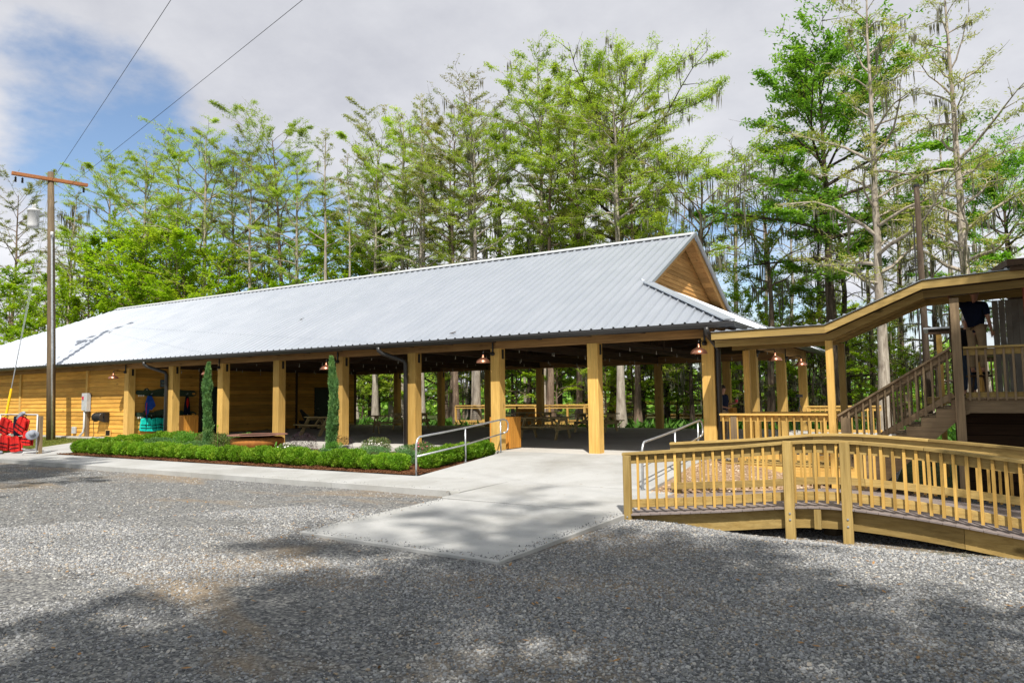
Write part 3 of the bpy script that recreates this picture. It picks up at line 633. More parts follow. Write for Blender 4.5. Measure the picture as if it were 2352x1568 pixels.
# ================================================================== footbridge
from bisect import bisect
def interp(pts, u):
    xs_ = [p[0] for p in pts]; i = max(0, min(len(pts)-2, bisect(xs_, u)-1)); a, b_ = pts[i], pts[i+1]; s_ = (u-a[0])/(b_[0]-a[0])
    return [a[j]+(b_[j]-a[j])*s_ for j in range(1, len(a))]
def catm(ctrl, n):              # smooth curve through control points
    out = []; c_ = [Vector(c) for c in ctrl]; c_ = [2*c_[0]-c_[1]]+c_+[2*c_[-1]-c_[-2]]
    for i in range(1, len(c_)-2):
        for k in range(n):
            t_ = k/n; p0, p1_, p2_, p3 = c_[i-1:i+3]
            out.append(.5*((2*p1_)+(p2_-p0)*t_+(2*p0-5*p1_+4*p2_-p3)*t_*t_+(3*p1_-p0-3*p2_+p3)*t_**3))
    out.append(c_[-2]); return out
NEAR = catm([(-4.36, 10.56, -.335), (-3.0, 10.86, -.235), (-1.60, 11.12, -.115), (-.4, 11.06, -.165), (.8, 10.86, -.29), (2.0, 10.50, -.42), (3.4, 9.9, -.5)], 24)
FAR = catm([(-4.36, 12.88, -.315), (-2.9, 13.12, -.225), (-1.60, 13.28, -.125), (0.0, 13.15, -.20), (1.6, 12.85, -.33), (3.2, 12.3, -.46), (4.8, 11.5, -.52)], 24)
class Path:
    def __init__(s, pts):
        s.p = pts; s.L = [0]
        for a, b_ in zip(pts[:-1], pts[1:]): s.L.append(s.L[-1]+(b_-a).length)
        s.len = s.L[-1]
    def at(s, l):
        l = max(0, min(s.len-1e-4, l)); i = bisect(s.L, l)-1; a, b_ = s.p[i], s.p[i+1]; return a+(b_-a)*((l-s.L[i])/(s.L[i+1]-s.L[i]))
pn, pf = Path(NEAR), Path(FAR)
BO = (-1, 11.8, -.4)
br = empty('footbridge', BO, 'arched treated pine footbridge with balusters and purple grey plank deck', 'bridge')
def B_(name, mb, m, parent=br, **k): mb.shift(BO); return mb.build(name, m, parent, **k)
npl = int(pn.len/.150)
for i in range(npl):
    a0, a1 = pn.at(i*pn.len/npl+.004), pn.at((i+1)*pn.len/npl-.004); b0, b1 = pf.at(i*pf.len/npl+.004), pf.at((i+1)*pf.len/npl-.004)
    e = (a0-b0).normalized()*.11
    B_('deck_board', MB().prism([a0+e, a1+e, b1-e, b0-e], (0, 0, -.028), None), 'composite', bevel=.003)
def ribbon(path, off, z0, z1, th, l0, l1, step=.25):     # a board bent along the path
    mb = MB(); nn = max(1, int((l1-l0)/step)); vs = []
    for k in range(nn+1):
        l = l0+(l1-l0)*k/nn; p = path.at(l); d = (path.at(l+.05)-path.at(l-.05)); d.z = 0; d.normalize(); nrm = Vector((d.y, -d.x, 0))
        for o_, z in ((off, z0), (off+th, z0), (off+th, z1), (off, z1)): vs.append(p+nrm*o_+Vector((0, 0, z)))
    fs = [(4*k+a, 4*k+(a+1) % 4, 4*k+4+(a+1) % 4, 4*k+4+a) for k in range(nn) for a in range(4)]+[(3, 2, 1, 0), (4*nn, 4*nn+1, 4*nn+2, 4*nn+3)]
    return mb.add(vs, fs)
for path, sgn in ((pn, 1), (pf, -1)):
    def seg(name, off, z0, z1, th, m, cuts):
        for a, b_ in zip(cuts[:-1], cuts[1:]): B_(name, ribbon(path, off if sgn > 0 else -off-th, z0, z1, th, a+.003, b_-.003), m)
    c1 = [0, 2.45, 3.24, 6.5, path.len]
    seg('rim_joist', -.05, -.31, -.032, .04, 'deckpine_x', [0.12, 2.83, 4.6, path.len])
    io = -.02 if sgn > 0 else -.02
    seg('top_board', io-.04+.02, .76, .895, .04, 'deckpine_x', [0, 2.83, 6.4, path.len] if sgn > 0 else c1)
    seg('lower_board', io-.04+.02, .085, .205, .04, 'deckpine_x', [.1, 2.83, 6.4, path.len] if sgn > 0 else c1)
    seg('cap_rail', -.085, .90, .938, .15, 'deckpine_x', [-.0, 4.2, path.len])
    k = 0; l = .10
    while l < path.len-.05:
        p = path.at(l); d = path.at(l+.05)-path.at(l-.05); d.z = 0; d.normalize(); nrm = Vector((d.y, -d.x, 0))*sgn
        q = p+nrm*(.022 if sgn > 0 else .022)
        if k == 0: bal = MB().box(-.018, -.018, .05, .018, .018, .896).mesh('baluster', 'baluster_z')
        k += 1
        place('baluster', bal, br, (q.x-BO[0], q.y-BO[1], q.z-BO[2]), (rnd.uniform(-.006, .006), rnd.uniform(-.006, .006), math.atan2(d.y, d.x)), (rnd.uniform(.93, 1.05), 1, 1))
        l += .143
bolt = MB().lathe((0, 0, 0), [(0, .01), (.014, .008), (.018, 0)], 8).mesh('bolt', 'galv')
def bpost(x, y, z0, z1, wx=.065, wy=.045, bolts=()):
    o = B_('post', MB().box(x-wx, y-wy, z0, x+wx, y+wy, z1), 'deckpine_z', bevel=.004)
    for bz in bolts: place('bolt', bolt, o, (x-BO[0]+.005, y-wy-BO[1]-.001, bz-BO[2]), (math.pi/2, 0, 0))
bpost(-4.26, 10.50, -.48, .562, .055, .045, (-.37,))
bpost(-1.96, 10.985, -.72, .81, .066, .045, (-.22, -.31)); bpost(-1.21, 11.06, -.78, .81, .066, .045, (-.26, -.36))
bpost(1.9, 10.47, -.8, .49, .066, .045)
for x, y in ((-4.26, 12.96), (-1.92, 13.32), (-1.24, 13.34), (1.9, 12.85)): bpost(x, y, -.7, interp([(p.x, p.z) for p in FAR], x)[0]+.89, .055, .045)
B_('rim_block', MB().box(-1.64, 11.0, -.42, -1.55, 11.055, -.15), 'deckpine_z')
for x in (-1.5, 1.6): B_('pile', MB().tube([(x, 11.8, -1), (x, 11.8, -.35)], .13, 12), 'pole_z')
moss_t = MB(); 
# ================================================================== walkway with stairs beside the pavilion
WO = (-2, 16.9, 0)
wk = empty('covered_walkway', WO, 'covered timber walkway with metal roof climbing stairs to the raised cabin deck', 'walkway')
def K_(name, mb, m, parent=wk, **k): mb.shift(WO); return mb.build(name, m, parent, **k)
FY, BY = 16.2, 17.72
for k in range(9): K_('deck_board', MB().box(-4.25, FY-.06+k*.195, -.035, -1.62, FY-.06+k*.195+.188, -.006), 'deckpine_x')
K_('rim_board', MB().box(-4.2, FY-.045, -.27, -1.5, FY-.005, -.04), 'pine_x'); K_('rim_board', MB().box(-4.2, BY+.01, -.27, -1.5, BY+.05, -.04), 'pine_x')
for x in (-4.1, -2.7, -1.62): K_('pile', MB().box(x-.07, FY+.02, -.75, x+.07, FY+.16, -.04), 'greywood_z')
# stairs
RUN, RISE, SX = .262, .1725, -1.66
for k in range(8):
    x0 = SX+RUN*k; z = RISE*(k+1)
    for q in (0, 1): K_('tread', MB().box(x0-.03+q*.142, FY+.03, z-.035, x0-.03+q*.142+.136, BY-.03, z), 'greywood_y')
for y in (FY-.02, BY-.02):
    poly = [(SX-.02, y, -.55), (SX-.02, y, RISE-.04)]
    for k in range(1, 8): poly += [(SX+RUN*k-.02, y, RISE*k-.04), (SX+RUN*k-.02, y, RISE*(k+1)-.04)]
    poly += [(SX+RUN*8-.02, y, 8*RISE-.04), (SX+RUN*8+.02, y, 8*RISE-.3), (SX+RUN*7.6, y, 8*RISE-.36), (SX+.35, y, -.55)]
    K_('stringer', MB().prism(poly, (0, .04, 0), None), 'greywood_x')
UZ = 1.385
for k in range(14):
    K_('deck_board', MB().box(.42+k*.155-.0, FY-.05, UZ-.035, .42+k*.155+.148, 20.2, UZ), 'greywood_y')
K_('rim_board', MB().box(.40, FY-.01, UZ-.30, 2.6, FY+.03, UZ-.037), 'greywood_x')
K_('rim_board', MB().box(.36, FY-.01, UZ-.30, .398, 20.2, UZ-.037), 'greywood_y')
# posts
for x, y, z0, z1, m in ((-1.97, FY, -.7, 2.60, 'pine_z'), (-1.90, BY, -.7, 2.62, 'deckpine_z'), (.30, FY-.05, -.85, 3.30, 'greywood_z'), (.30, BY+.1, -.8, 3.3, 'darkwood_z'), (1.48, FY+.05, -.8, 3.6, 'brick_red'), (-4.02, BY, -.1, 2.55, 'pine_z')):
    w_ = .07 if x < 0 else .078; K_('post', MB().box(x-w_, y-w_, z0, x+w_, y+w_, z1), m, bevel=.006)
K_('post', MB().box(-1.78, FY-.06, -.0, -1.64, FY+.04, .98), 'greywood_z')
# railings
def rail_run(p, q, nb, m='baluster_z', mr='pine_x', h0=.12, h1=.98, capw=.14, slope=False):
    p, q = Vector(p), Vector(q)
    K_('cap_rail', MB().bar(p+Vector((0, 0, 1.05)), q+Vector((0, 0, 1.05)), capw, .038), mr)
    K_('top_board', MB().bar(p+Vector((0, .02, .965)), q+Vector((0, .02, .965)), .035, .12), mr)
    K_('lower_board', MB().bar(p+Vector((0, .02, .14)), q+Vector((0, .02, .14)), .035, .11), mr)
    me = MB().box(-.018, -.018, .04, .018, .018, 1.02).mesh('baluster', m)
    for k in range(nb):
        s_ = (k+.5)/nb; c = p+(q-p)*s_; place('baluster', me, wk, (c.x-WO[0], c.y-.018-WO[1], c.z-WO[2]), (0, 0, rnd.uniform(-.03, .03)))
rail_run((-4.30, FY, 0), (-2.05, FY, 0), 15); rail_run((-4.0, BY+.12, 0), (-2.0, BY+.12, 0), 13)
K_('post', MB().box(-4.06, FY-.05, -.2, -3.93, FY+.04, 1.02), 'greywood_z')
rail_run((-1.86, FY-.02, -.02), (.20, FY-.02, 1.30), 15, 'greywood_z', 'greywood_x'); rail_run((-1.86, BY, -.02), (.20, BY, 1.30), 15, 'greywood_z', 'greywood_x')
rail_run((.40, FY-.02, UZ-.10), (1.40, FY-.02, UZ-.10), 7, 'greywood_z', 'deckpine_x')
rail_run((.40, 20.15, UZ-.10), (2.4, 20.15, UZ-.10), 14, 'greywood_z', 'greywood_x')
# roof: low part, sloping part, upper part
RP = [(-4.35, 2.72), (-2.0, 2.74), (-.21, 3.50), (1.75, 3.58)]
for (x0, z0), (x1, z1) in zip(RP[:-1], RP[1:]):
    s0 = (z1-z0)/(x1-x0)
    for yy, nm in ((FY-.33, 'fascia'), (BY+.30, 'fascia')):
        K_(nm, MB().prism([(x0, yy, z0), (x1, yy, z1), (x1, yy, z1+.155), (x0, yy, z0+.155)], (0, .035, 0), None), 'deckpine_x')
    for yy in (FY-.04, BY-.02): K_('header', MB().prism([(x0, yy, z0-.15), (x1, yy, z1-.15), (x1, yy, z1+.0), (x0, yy, z0+.0)], (0, .06, 0), None), 'deckpine_x')
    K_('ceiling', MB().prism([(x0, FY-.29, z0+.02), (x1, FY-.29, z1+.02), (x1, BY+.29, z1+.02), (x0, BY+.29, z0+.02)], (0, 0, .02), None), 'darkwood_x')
    # ribs run across the walk
    n_ = max(2, int((x1-x0)/.23))
    rf_ = K_('roof_sheet', MB().prism([(x0, FY-.36, z0+.17), (x1, FY-.36, z1+.17), (x1, BY+.36, z1+.21), (x0, BY+.36, z0+.21)], (0, 0, .008), None), 'roof_metal')
    for k in range(n_):
        xx = x0+(x1-x0)*(k+.5)/n_; z = z0+(xx-x0)*s0+.18
        K_('rib', MB().prism([(xx-.035, FY-.362, z), (xx-.016, FY-.362, z+.028), (xx+.016, FY-.362, z+.028), (xx+.035, FY-.362, z)], (0, BY-FY+.72, .04), None), 'roof_metal', rf_)
for k in range(5): y = FY+.1+k*.33; K_('joist', MB().bar((-2.0, y, 2.68), (-.21, y, 3.44), .04, .12), 'deckpine_x')

# ---------------------------------------------------------------- cabin on the raised deck
CO = (2.4, 18.4, 0)
cb = empty('cabin', CO, 'dark raised cabin with weathered plank walls at the right edge', 'cabin')
def C_(name, mb, m, parent=cb, **k): mb.shift(CO); return mb.build(name, m, parent, **k)
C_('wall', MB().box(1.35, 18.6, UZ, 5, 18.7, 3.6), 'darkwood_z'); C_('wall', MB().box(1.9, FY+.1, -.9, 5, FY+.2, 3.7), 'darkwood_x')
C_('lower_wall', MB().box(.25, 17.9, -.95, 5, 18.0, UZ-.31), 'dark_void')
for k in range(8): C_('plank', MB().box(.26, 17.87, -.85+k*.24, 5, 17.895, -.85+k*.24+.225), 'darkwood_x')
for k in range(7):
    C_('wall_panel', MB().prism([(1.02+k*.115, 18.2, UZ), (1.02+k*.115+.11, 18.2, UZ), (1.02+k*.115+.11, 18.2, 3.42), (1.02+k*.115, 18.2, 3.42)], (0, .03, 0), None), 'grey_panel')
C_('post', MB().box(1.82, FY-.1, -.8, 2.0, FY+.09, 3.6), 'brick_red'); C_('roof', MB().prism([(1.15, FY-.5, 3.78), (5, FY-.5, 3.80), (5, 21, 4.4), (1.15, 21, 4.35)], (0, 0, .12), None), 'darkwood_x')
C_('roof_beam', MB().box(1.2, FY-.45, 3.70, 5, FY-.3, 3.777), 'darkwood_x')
for x in (.6, 2.2): C_('pile', MB().box(x-.08, 19.8, -.95, x+.08, 19.96, UZ-.04), 'darkwood_z')
# ---------------------------------------------------------------- small roofed landing behind
ld = empty('roofed_landing', (.3, 20.9, 0), 'small metal roofed stair landing behind the covered walkway', 'landing')
MB().box(-.6, -.75, 3.03, .75, .75, 3.07).build('roof_sheet', 'roof_metal', ld); MB().box(-.5, -.7, 2.90, .7, -.62, 3.02).build('fascia', 'darkwood_x', ld)
for x in (-.28, .6): MB().box(x-.06, -.69, -.8, x+.06, -.57, 2.9).build('post', 'pine_z', ld); MB().box(x-.06, .5, -.8, x+.06, .62, 2.9).build('post', 'pine_z', ld)
MB().box(-.6, -.7, 1.2, 1.5, .7, 1.36).build('deck', 'deckpine_x', ld)

# ================================================================== boardwalk in the swamp
bwk = empty('boardwalk', (-14, 40, 0), 'long raised pine boardwalk with cable railings winding through the swamp', 'boardwalk')
BWO = (-14, 40, 0)
def rail_line(pts, zt=1.02, deck=True, wdt=1.8):
    for (xa, ya), (xb, yb) in zip(pts[:-1], pts[1:]):
        a, b_ = Vector((xa, ya, 0)), Vector((xb, yb, 0)); ln = (b_-a).length; n_ = max(1, round(ln/2.0)); d = (b_-a)/ln; nr = Vector((-d.y, d.x, 0))
        up = Vector((0, 0, 1))
        for side_ in (0, 1):
            off = nr*wdt*side_
            MB(BWO).bar(a+off+up*zt, b_+off+up*zt, .15, .05).build('cap_rail', 'pine_x', bwk)
            MB(BWO).bar(a+off+up*(zt-.12), b_+off+up*(zt-.12), .05, .10).build('top_board', 'pine_x', bwk)
            MB(BWO).bar(a+off+up*.12, b_+off+up*.12, .05, .12).build('lower_board', 'pine_x', bwk)
            cbm = MB(BWO)
            for q in range(6): cbm.bar(a+off+up*(.24+q*.1), b_+off+up*(.24+q*.1), .012, .012)
            cbm.build('rail_cable', 'bronze', bwk)
            for k in range(n_+1):
                c = a+(b_-a)*(k/n_)+off; MB(BWO).box(c.x-.05, c.y-.05, -1.1, c.x+.05, c.y+.05, zt-.03).build('post', 'pine_z', bwk)
        MB(BWO).prism([a-nr*.05, b_-nr*.05, b_+nr*(wdt+.05), a+nr*(wdt+.05)], (0, 0, -.05), None).build('deck', 'pine_x', bwk)
        MB(BWO).bar(a-nr*.04-up*.2, b_-nr*.04-up*.2, .05, .24).build('rim_joist', 'darkwood_x', bwk)
rail_line([(-24.6, 34.3), (-20.2, 34.0), (-15.9, 33.6)]); rail_line([(-15.2, 36.6), (-16.8, 39.4), (-17.2, 46)])
rail_line([(-17.2, 46), (-12.6, 45.0), (-7.6, 43.5)]); rail_line([(-7.2, 43.4), (-4.5, 41.5)])
fd = empty('deck_railing', (-3.4, 27.7, 0), 'short pine railing at the far edge of the patio behind the walkway', 'railing')
MB().box(-.9, -.07, 1.0, 1.6, .07, 1.04).build('cap_rail', 'pine_x', fd); MB().box(-.8, -.02, .86, 1.6, .02, .99).build('top_board', 'pine_x', fd); MB().box(-.8, -.02, .10, 1.6, .02, .2).build('lower_board', 'pine_x', fd)
bme = MB().box(-.02, -.04, .06, .02, -.022, .95).mesh('baluster', 'baluster_z')
for k in range(14): place('baluster', bme, fd, (-.7+k*.17, 0, 0))
for x in (-.75, 1.5): MB().box(x-.05, -.05, -.5, x+.05, .02, 1.0).build('post', 'pine_z', fd)

# ================================================================== furniture
def picnic_mesh():
    t_ = empty('picnic_table', (0, 0, 0))
    for k in range(5): MB().box(-.92, -.37+k*.15, .735, .92, -.37+k*.15+.14, .773).build('table_board', 'tablewood_x', t_)
    for s_ in (-1, 1):
        for q in (0, 1):
            y = s_*(.66+q*.15); MB().box(-.92, y-.07, .435, .92, y+.07, .472).build('bench_board', 'tablewood_x', t_)
    for x in (-.66, .66):
        for s_ in (-1, 1): MB().bar((x, s_*.28, .735), (x, s_*.70, 0), .038, .14, (0, 0, 1)).build('leg', 'tablewood_y', t_)
        MB().box(x+.02, -.80, .33, x+.058, .80, .434).build('bench_support', 'tablewood_y', t_); MB().box(x+.02, -.36, .63, x+.058, .36, .734).build('top_support', 'tablewood_y', t_)
        MB().bar((x-.02*abs(x)/x, 0, .40), (x*.35, 0, .73), .038, .09, (0, 1, 0)).build('brace', 'tablewood_x', t_)
    return t_
pt0 = picnic_mesh()
for i, (x, y, rz, lb) in enumerate([(-12.1, 22.3, .10, 'wooden picnic table nearest the ramp, between two front posts'), (-12.4, 27.3, .02, 'picnic table at the back of the pavilion behind the nearest table'),
        (-22.2, 27.2, .35, 'dark picnic table near the back posts, seen left of the downspout post'), (-22.3, 21.6, -.15, 'picnic table with pale edges behind the right columnar cypress'),
        (-20.6, 23.9, .9, 'picnic table deep in the shade beside the plank wall'), (-16.3, 29.0, .1, 'picnic table behind the left handrail in the shade')]):
    o = pt0 if i == 0 else copy_tree(pt0)
    o.location = (x, y, .001); o.rotation_euler = (0, 0, rz); tag(o, lb, 'picnic table', 'picnic tables under the pavilion')
def bin_(loc, lb, rz=0):
    t_ = empty('trash_bin', loc, lb, 'bin', 'slatted wooden bins', rz)
    MB().box(-.30, -.30, .03, .30, .30, .86).build('liner', 'darkwood_z', t_)
    me = MB().box(-.044, 0, 0, .044, .02, .90).mesh('slat', 'binwood_z')
    for q in range(4):
        a = q*math.pi/2
        for k in range(7):
            u = -.291+k*.097; place('slat', me, t_, (math.cos(a)*u+math.sin(a)*.325, math.sin(a)*u-math.cos(a)*.325, .02), (0, 0, a))
    MB().box(-.30, -.30, .865, .30, .30, .90).build('lid', 'binwood_z', t_); return t_
bin_((-26.55, 18.1, .001), 'sunlit orange slatted bin beside the alligator boards'); bin_((-11.02, 17.85, .001), 'orange slatted bin half hidden behind the post above the left handrail')
bin_((-7.9, 30.9, .001), 'slatted bin in the shade at the back of the pavilion'); bin_((-17.4, 30.1, .001), 'dark slatted bin at the back edge left of the downspout post')
# black alligator sculpture
ga = empty('alligator_statue', (-27.6, 26.2, 0), 'black alligator sculpture with raised open jaws in the shade by the wall', 'statue', rz=-1.2)
MB().tube([(-2.2, .5, .06), (-1.5, .15, .12), (-.8, 0, .24), (0, 0, .34), (.6, 0, .36), (.95, 0, .34)], [.03, .12, .22, .32, .28, .2], 12).build('body', 'gator_black', ga, smooth=True)
MB().tube([(.8, 0, .42), (1.2, 0, .62), (1.75, 0, .98)], [.2, .15, .06], 8).build('upper_jaw', 'gator_black', ga, smooth=True); MB().tube([(.85, 0, .30), (1.3, 0, .33), (1.85, 0, .42)], [.17, .12, .06], 8).build('lower_jaw', 'gator_black', ga, smooth=True)
for x in (-.5, .5):
    for s_ in (-1, 1): MB().tube([(x, s_*.2, .28), (x+.12, s_*.42, .2), (x+.2, s_*.48, .03)], [.12, .08, .06], 8).build('leg', 'gator_black', ga, smooth=True)

# ---------------------------------------------------------------- alligator boards on the side wall
def gator_board(loc, lb, jag):
    t_ = empty('alligator_board', loc, lb, 'alligator board', 'alligator shaped boards on the wall')   # lies in the YZ plane, head to -Y
    top = [(-1.42, .06), (-1.38, .12), (-1.1, .10), (-1.02, .20), (-.92, .22), (-.84, .12), (-.7, .10)]
    n_ = 26
    for k in range(n_):
        u = k/n_; y = -.6+1.75*u; h = .14+.10*math.sin(min(1, u*1.3)*math.pi)-.03*u; top += [(y, h-.03*jag), (y+.03, h+.02*jag)]
    top += [(1.3, .10), (1.42, .02), (1.4, -.10), (1.25, -.17), (1.0, -.16), (.5, -.14), (-.2, -.15), (-.7, -.14), (-.95, -.12), (-1.38, -.06), (-1.43, 0)]
    MB().prism([(0, y, z) for y, z in top], (.03, 0, 0), None).build('board', 'gator_green', t_)
    MB().prism([(.032, 1.28+.09*math.cos(a), -.03+.045*math.sin(a)) for a in [i*math.pi/5 for i in range(10)]], (.004, 0, 0), None).build('tail_slot', 'siding_y', t_)
    tm_ = MB().prism([(.0, -.035, 0), (0, .035, 0), (0, .02, -.07), (0, -.02, -.07)], (.02, 0, 0), None).mesh('tooth', 'tooth')
    for k in range(3): place('tooth', tm_, t_, (.012, -1.30+k*.10, -.075))
    MB().ball((.03, -.95, .15), .022, 6).build('eye', 'tooth', t_)
    for y in (-.8, -.2, .4, .9): MB().tube([(.03, y, -.05), (.16, y, -.04), (.18, y, 0)], .01, 5).build('hook', 'galv', t_)
    return t_
gator_board((xw+.05, 18.95, 1.86), 'upper alligator shaped board on the plank wall', .3); gator_board((xw+.05, 18.95, .93), 'lower alligator shaped board with jagged back, above the teal life jackets', 1)
def drape(name, loc, pts, m, lb, cat, th=.05, group=None):
    o = MB(loc).prism([Vector(loc)+Vector((0, y, z)) for y, z in pts], (th, 0, 0), None).build(name, m, None, bevel=.015); tag(o, lb, cat, group); return o
b1 = empty('blue_vest', (xw+.13, 18.05, 1.75), 'blue vest hanging from the upper alligator board', 'vest')
MB().prism([(0, -.06, 0), (0, .10, .0), (0, .20, -.18), (0, .30, -.42), (0, .12, -.62), (0, .03, -.55), (0, -.02, -.78), (0, -.12, -.75), (0, -.16, -.35)], (.07, 0, 0), None).build('cloth', 'blue_fabric', b1, bevel=.015)
MB().bar((.075, -.09, -.1), (.075, -.11, -1.25), .012, .03, (1, 0, 0)).build('strap', 'blue_fabric', b1); MB().bar((.08, -.12, -.3), (.08, -.14, -.8), .01, .025, (1, 0, 0)).build('trim', 'red_fabric', b1)
b2 = empty('hanging_jacket', (xw+.12, 19.85, 1.72), 'dark jacket with a red front hanging right of the downspout post', 'jacket')
MB().prism([(0, -.05, 0), (0, .05, 0), (0, .12, -.4), (0, .16, -.9), (0, -.14, -.9), (0, -.10, -.4)], (.08, 0, 0), None).build('cloth', 'navy_fabric', b2); MB().prism([(.081, -.03, -.1), (.081, .03, -.1), (.081, .06, -.35), (.081, 0, -.55), (.081, -.06, -.35)], (.01, 0, 0), None).build('front_panel', 'red_fabric', b2)
def life_jacket(loc, rz, m, lb, grp, rx=0, sc=1):
    t_ = empty('life_jacket', loc, lb, 'life jacket', grp, rz); t_.rotation_euler = (0, rx, rz); t_.scale = (sc,)*3
    for s_ in (-1, 1):
        MB().prism([(s_*.02, 0, 0), (s_*.11, 0, .01), (s_*.19, 0, -.05), (s_*.20, 0, -.16), (s_*.22, 0, -.24), (s_*.22, 0, -.52), (s_*.01, 0, -.54), (s_*.01, 0, -.2)], (0, -.07, 0), None).build('front_panel', m, t_, bevel=.018)
    MB().prism([(-.19, .03, -.02), (.19, .03, -.02), (.22, .03, -.25), (.22, .03, -.52), (-.22, .03, -.52), (-.22, .03, -.25)], (0, .06, 0), None).build('back_panel', m, t_, bevel=.018)
    for z in (-.28, -.40): MB().box(-.225, -.084, z-.012, .225, -.071, z+.012).build('strap', 'black_fabric', t_)
    MB().tube([(-.08, -.03, 0), (-.06, .0, .07), (0, .02, .10), (.06, 0, .07), (.08, -.03, 0)], .012, 5).build('hanger_loop', 'black_fabric', t_)
    for s_ in (-1, 1): MB().box(s_*.06-.02, -.092, -.30, s_*.06+.02, -.085, -.26).build('buckle', 'black_fabric', t_)
    return t_
for k in range(6):
    life_jacket((xw+.20+.05*(k % 2), 17.95+k*.33, .80-.01*(k % 3)), math.pi/2+rnd.uniform(-.3, .3), 'teal_fabric',
                ['teal life jacket nearest the corner post', 'second teal life jacket from the corner post', 'third teal life jacket from the corner post', 'teal life jacket just left of the downspout', 'teal life jacket behind the downspout post', 'teal life jacket beside the orange bin'][k], 'teal life jackets under the alligator boards', rnd.uniform(-.12, .12), 1.05)
# ---------------------------------------------------------------- things on the front wall
eb = empty('electric_box', (-32.25, WY-.05, 0), 'grey electrical disconnect box with red switch on the plank wall', 'electrical box')
MB().box(-.20, -.16, 1.14, .20, .03, 1.90).build('cabinet', 'steel_grey', eb, bevel=.01); MB().box(-.10, -.20, 1.62, -.03, -.162, 1.76).build('switch', 'red_cup', eb); MB().box(.16, -.2, 1.1, .26, -.0, 1.14).build('bracket', 'steel_grey', eb)
MB().tube([(-.08, -.08, 1.14), (-.08, -.08, .42), (-.10, -.10, .2), (-.30, -.22, -.06)], .045, 10).build('conduit', 'white_pvc', eb, smooth=True); MB().box(-.0, -.06, 0, .12, .02, 1.13).build('backing_board', 'greywood_z', eb)
hr = empty('hose_reel', (-30.95, WY-.22, .86), 'metal hose reel with coiled dark cable on the plank wall', 'hose reel')
for x in (-.30, .28): MB().lathe((0, 0, 0), [(.04, 0), (.19, 0), (.20, .012), (.19, .024), (.04, .024)], 20).build('flange', 'bronze', hr).rotation_euler = (0, math.pi/2, 0); hr.children[-1].location = (x, 0, 0)
cl_ = MB()
for k in range(9): cl_.tube([(-.26+k*.06+.02*math.sin(a), .14*math.cos(a), .14*math.sin(a)) for a in [i*math.pi/6 for i in range(13)]], .022, 6)
cl_.build('coil', 'cable', hr, smooth=True); MB().box(-.34, .03, .16, .38, .2, .20).box(.30, .0, -.22, .36, .2, .2).build('frame', 'black_metal', hr)
MB().tube([(-.2, -.13, -.1), (-.25, -.12, -.4), (-.22, -.10, -.7), (-.3, -.12, -.92)], .012, 5).build('hanging_cable', 'cable', hr)
vt = empty('floor_vent', (-30.62, WY-.02, .18), 'small square dark opening in a light frame low on the plank wall', 'vent')
MB().box(-.20, -.03, -.14, .20, 0, -.11).box(-.20, -.03, .11, .20, 0, .14).box(-.20, -.03, -.109, -.17, 0, .109).box(.17, -.03, -.109, .20, 0, .109).build('frame', 'pine_x', vt); MB().box(-.169, -.012, -.109, .169, .0, .109).build('opening', 'dark_void', vt)
ho = tag(MB((-30.7, 16.9, 0)).tube([(-30.62, WY-.02, .1), (-30.7, 16.9, .04), (-31.0, 16.6, -.06), (-30.6, 16.4, -.09), (-30.0, 16.5, -.08)], .014, 6).build('garden_hose', 'hose', None, True), 'thin green garden hose trailing from the wall opening', 'hose')
jb = tag(MB((-33.2, WY, .2)).box(-33.42, WY-.10, .12, -33.16, WY-.004, .42).build('junction_box', 'steel_grey', None, bevel=.01), 'small grey utility box low on the plank wall beside the pole', 'utility box')
# ---------------------------------------------------------------- fire bowl
fb = empty('fire_bowl', (-18.35, 14.98, -.15), 'large rusted steel bowl with a flat flared rim among the plants', 'fire bowl')
MB().lathe((0, 0, 0), [(0, 0), (.32, 0), (.56, .06), (.72, .18), (.80, .34), (.80, .44), (.73, .50), (.4, .52)], 40).build('bowl', 'corten', fb, smooth=True)
MB().lathe((0, 0, 0), [(.55, .565), (.90, .572), (.91, .58), (.90, .59), (.55, .585), (.55, .565)], 48).build('rim', 'corten_rim', fb); MB().lathe((0, 0, 0), [(.42, .51), (.57, .565)], 30).build('throat', 'dark_void', fb)
MB().lathe((0, 0, 0), [(0, .52), (.55, .54)], 30).build('basin', 'dark_void', fb)
# ---------------------------------------------------------------- life jacket rack on the walk
rk = empty('clothes_rack', (-28.2, 12.75, -.26), 'white pipe rack holding red life jackets at the left edge', 'rack', rz=.0)
for x in (-1.5, 1.15):
    MB().tube([(x, -.02, .05), (x, -.02, 1.36)], .024, 10).build('upright', 'white_pvc', rk, smooth=True)
    MB().tube([(x, -.45, .0), (x, -.42, .08), (x, .42, .08), (x, .45, 0)], .025, 8).build('foot', 'white_pvc', rk, smooth=True)
MB().tube([(-1.55, -.02, 1.36), (1.17, -.02, 1.36)], .022, 8).build('top_bar', 'white_pvc', rk); MB().tube([(-1.55, -.02, .64), (1.17, -.02, .64)], .022, 8).build('middle_bar', 'white_pvc', rk)
MB().tube([(-1.5, -.0, .14), (1.15, .0, .14)], .02, 8).build('lower_bar', 'white_pvc', rk); MB().box(1.02, .04, .0, 1.22, .14, 1.3).build('board_post', 'greywood_z', rk)
lbs = ['large red life jacket hung askew at the right end of the rack', 'red life jacket on the upper bar at the picture edge', 'red life jacket below the large one', 'red life jacket on the lower bar nearest the grass', 'red life jacket low on the rack at the picture edge', 'small red life jacket between the two upper ones']
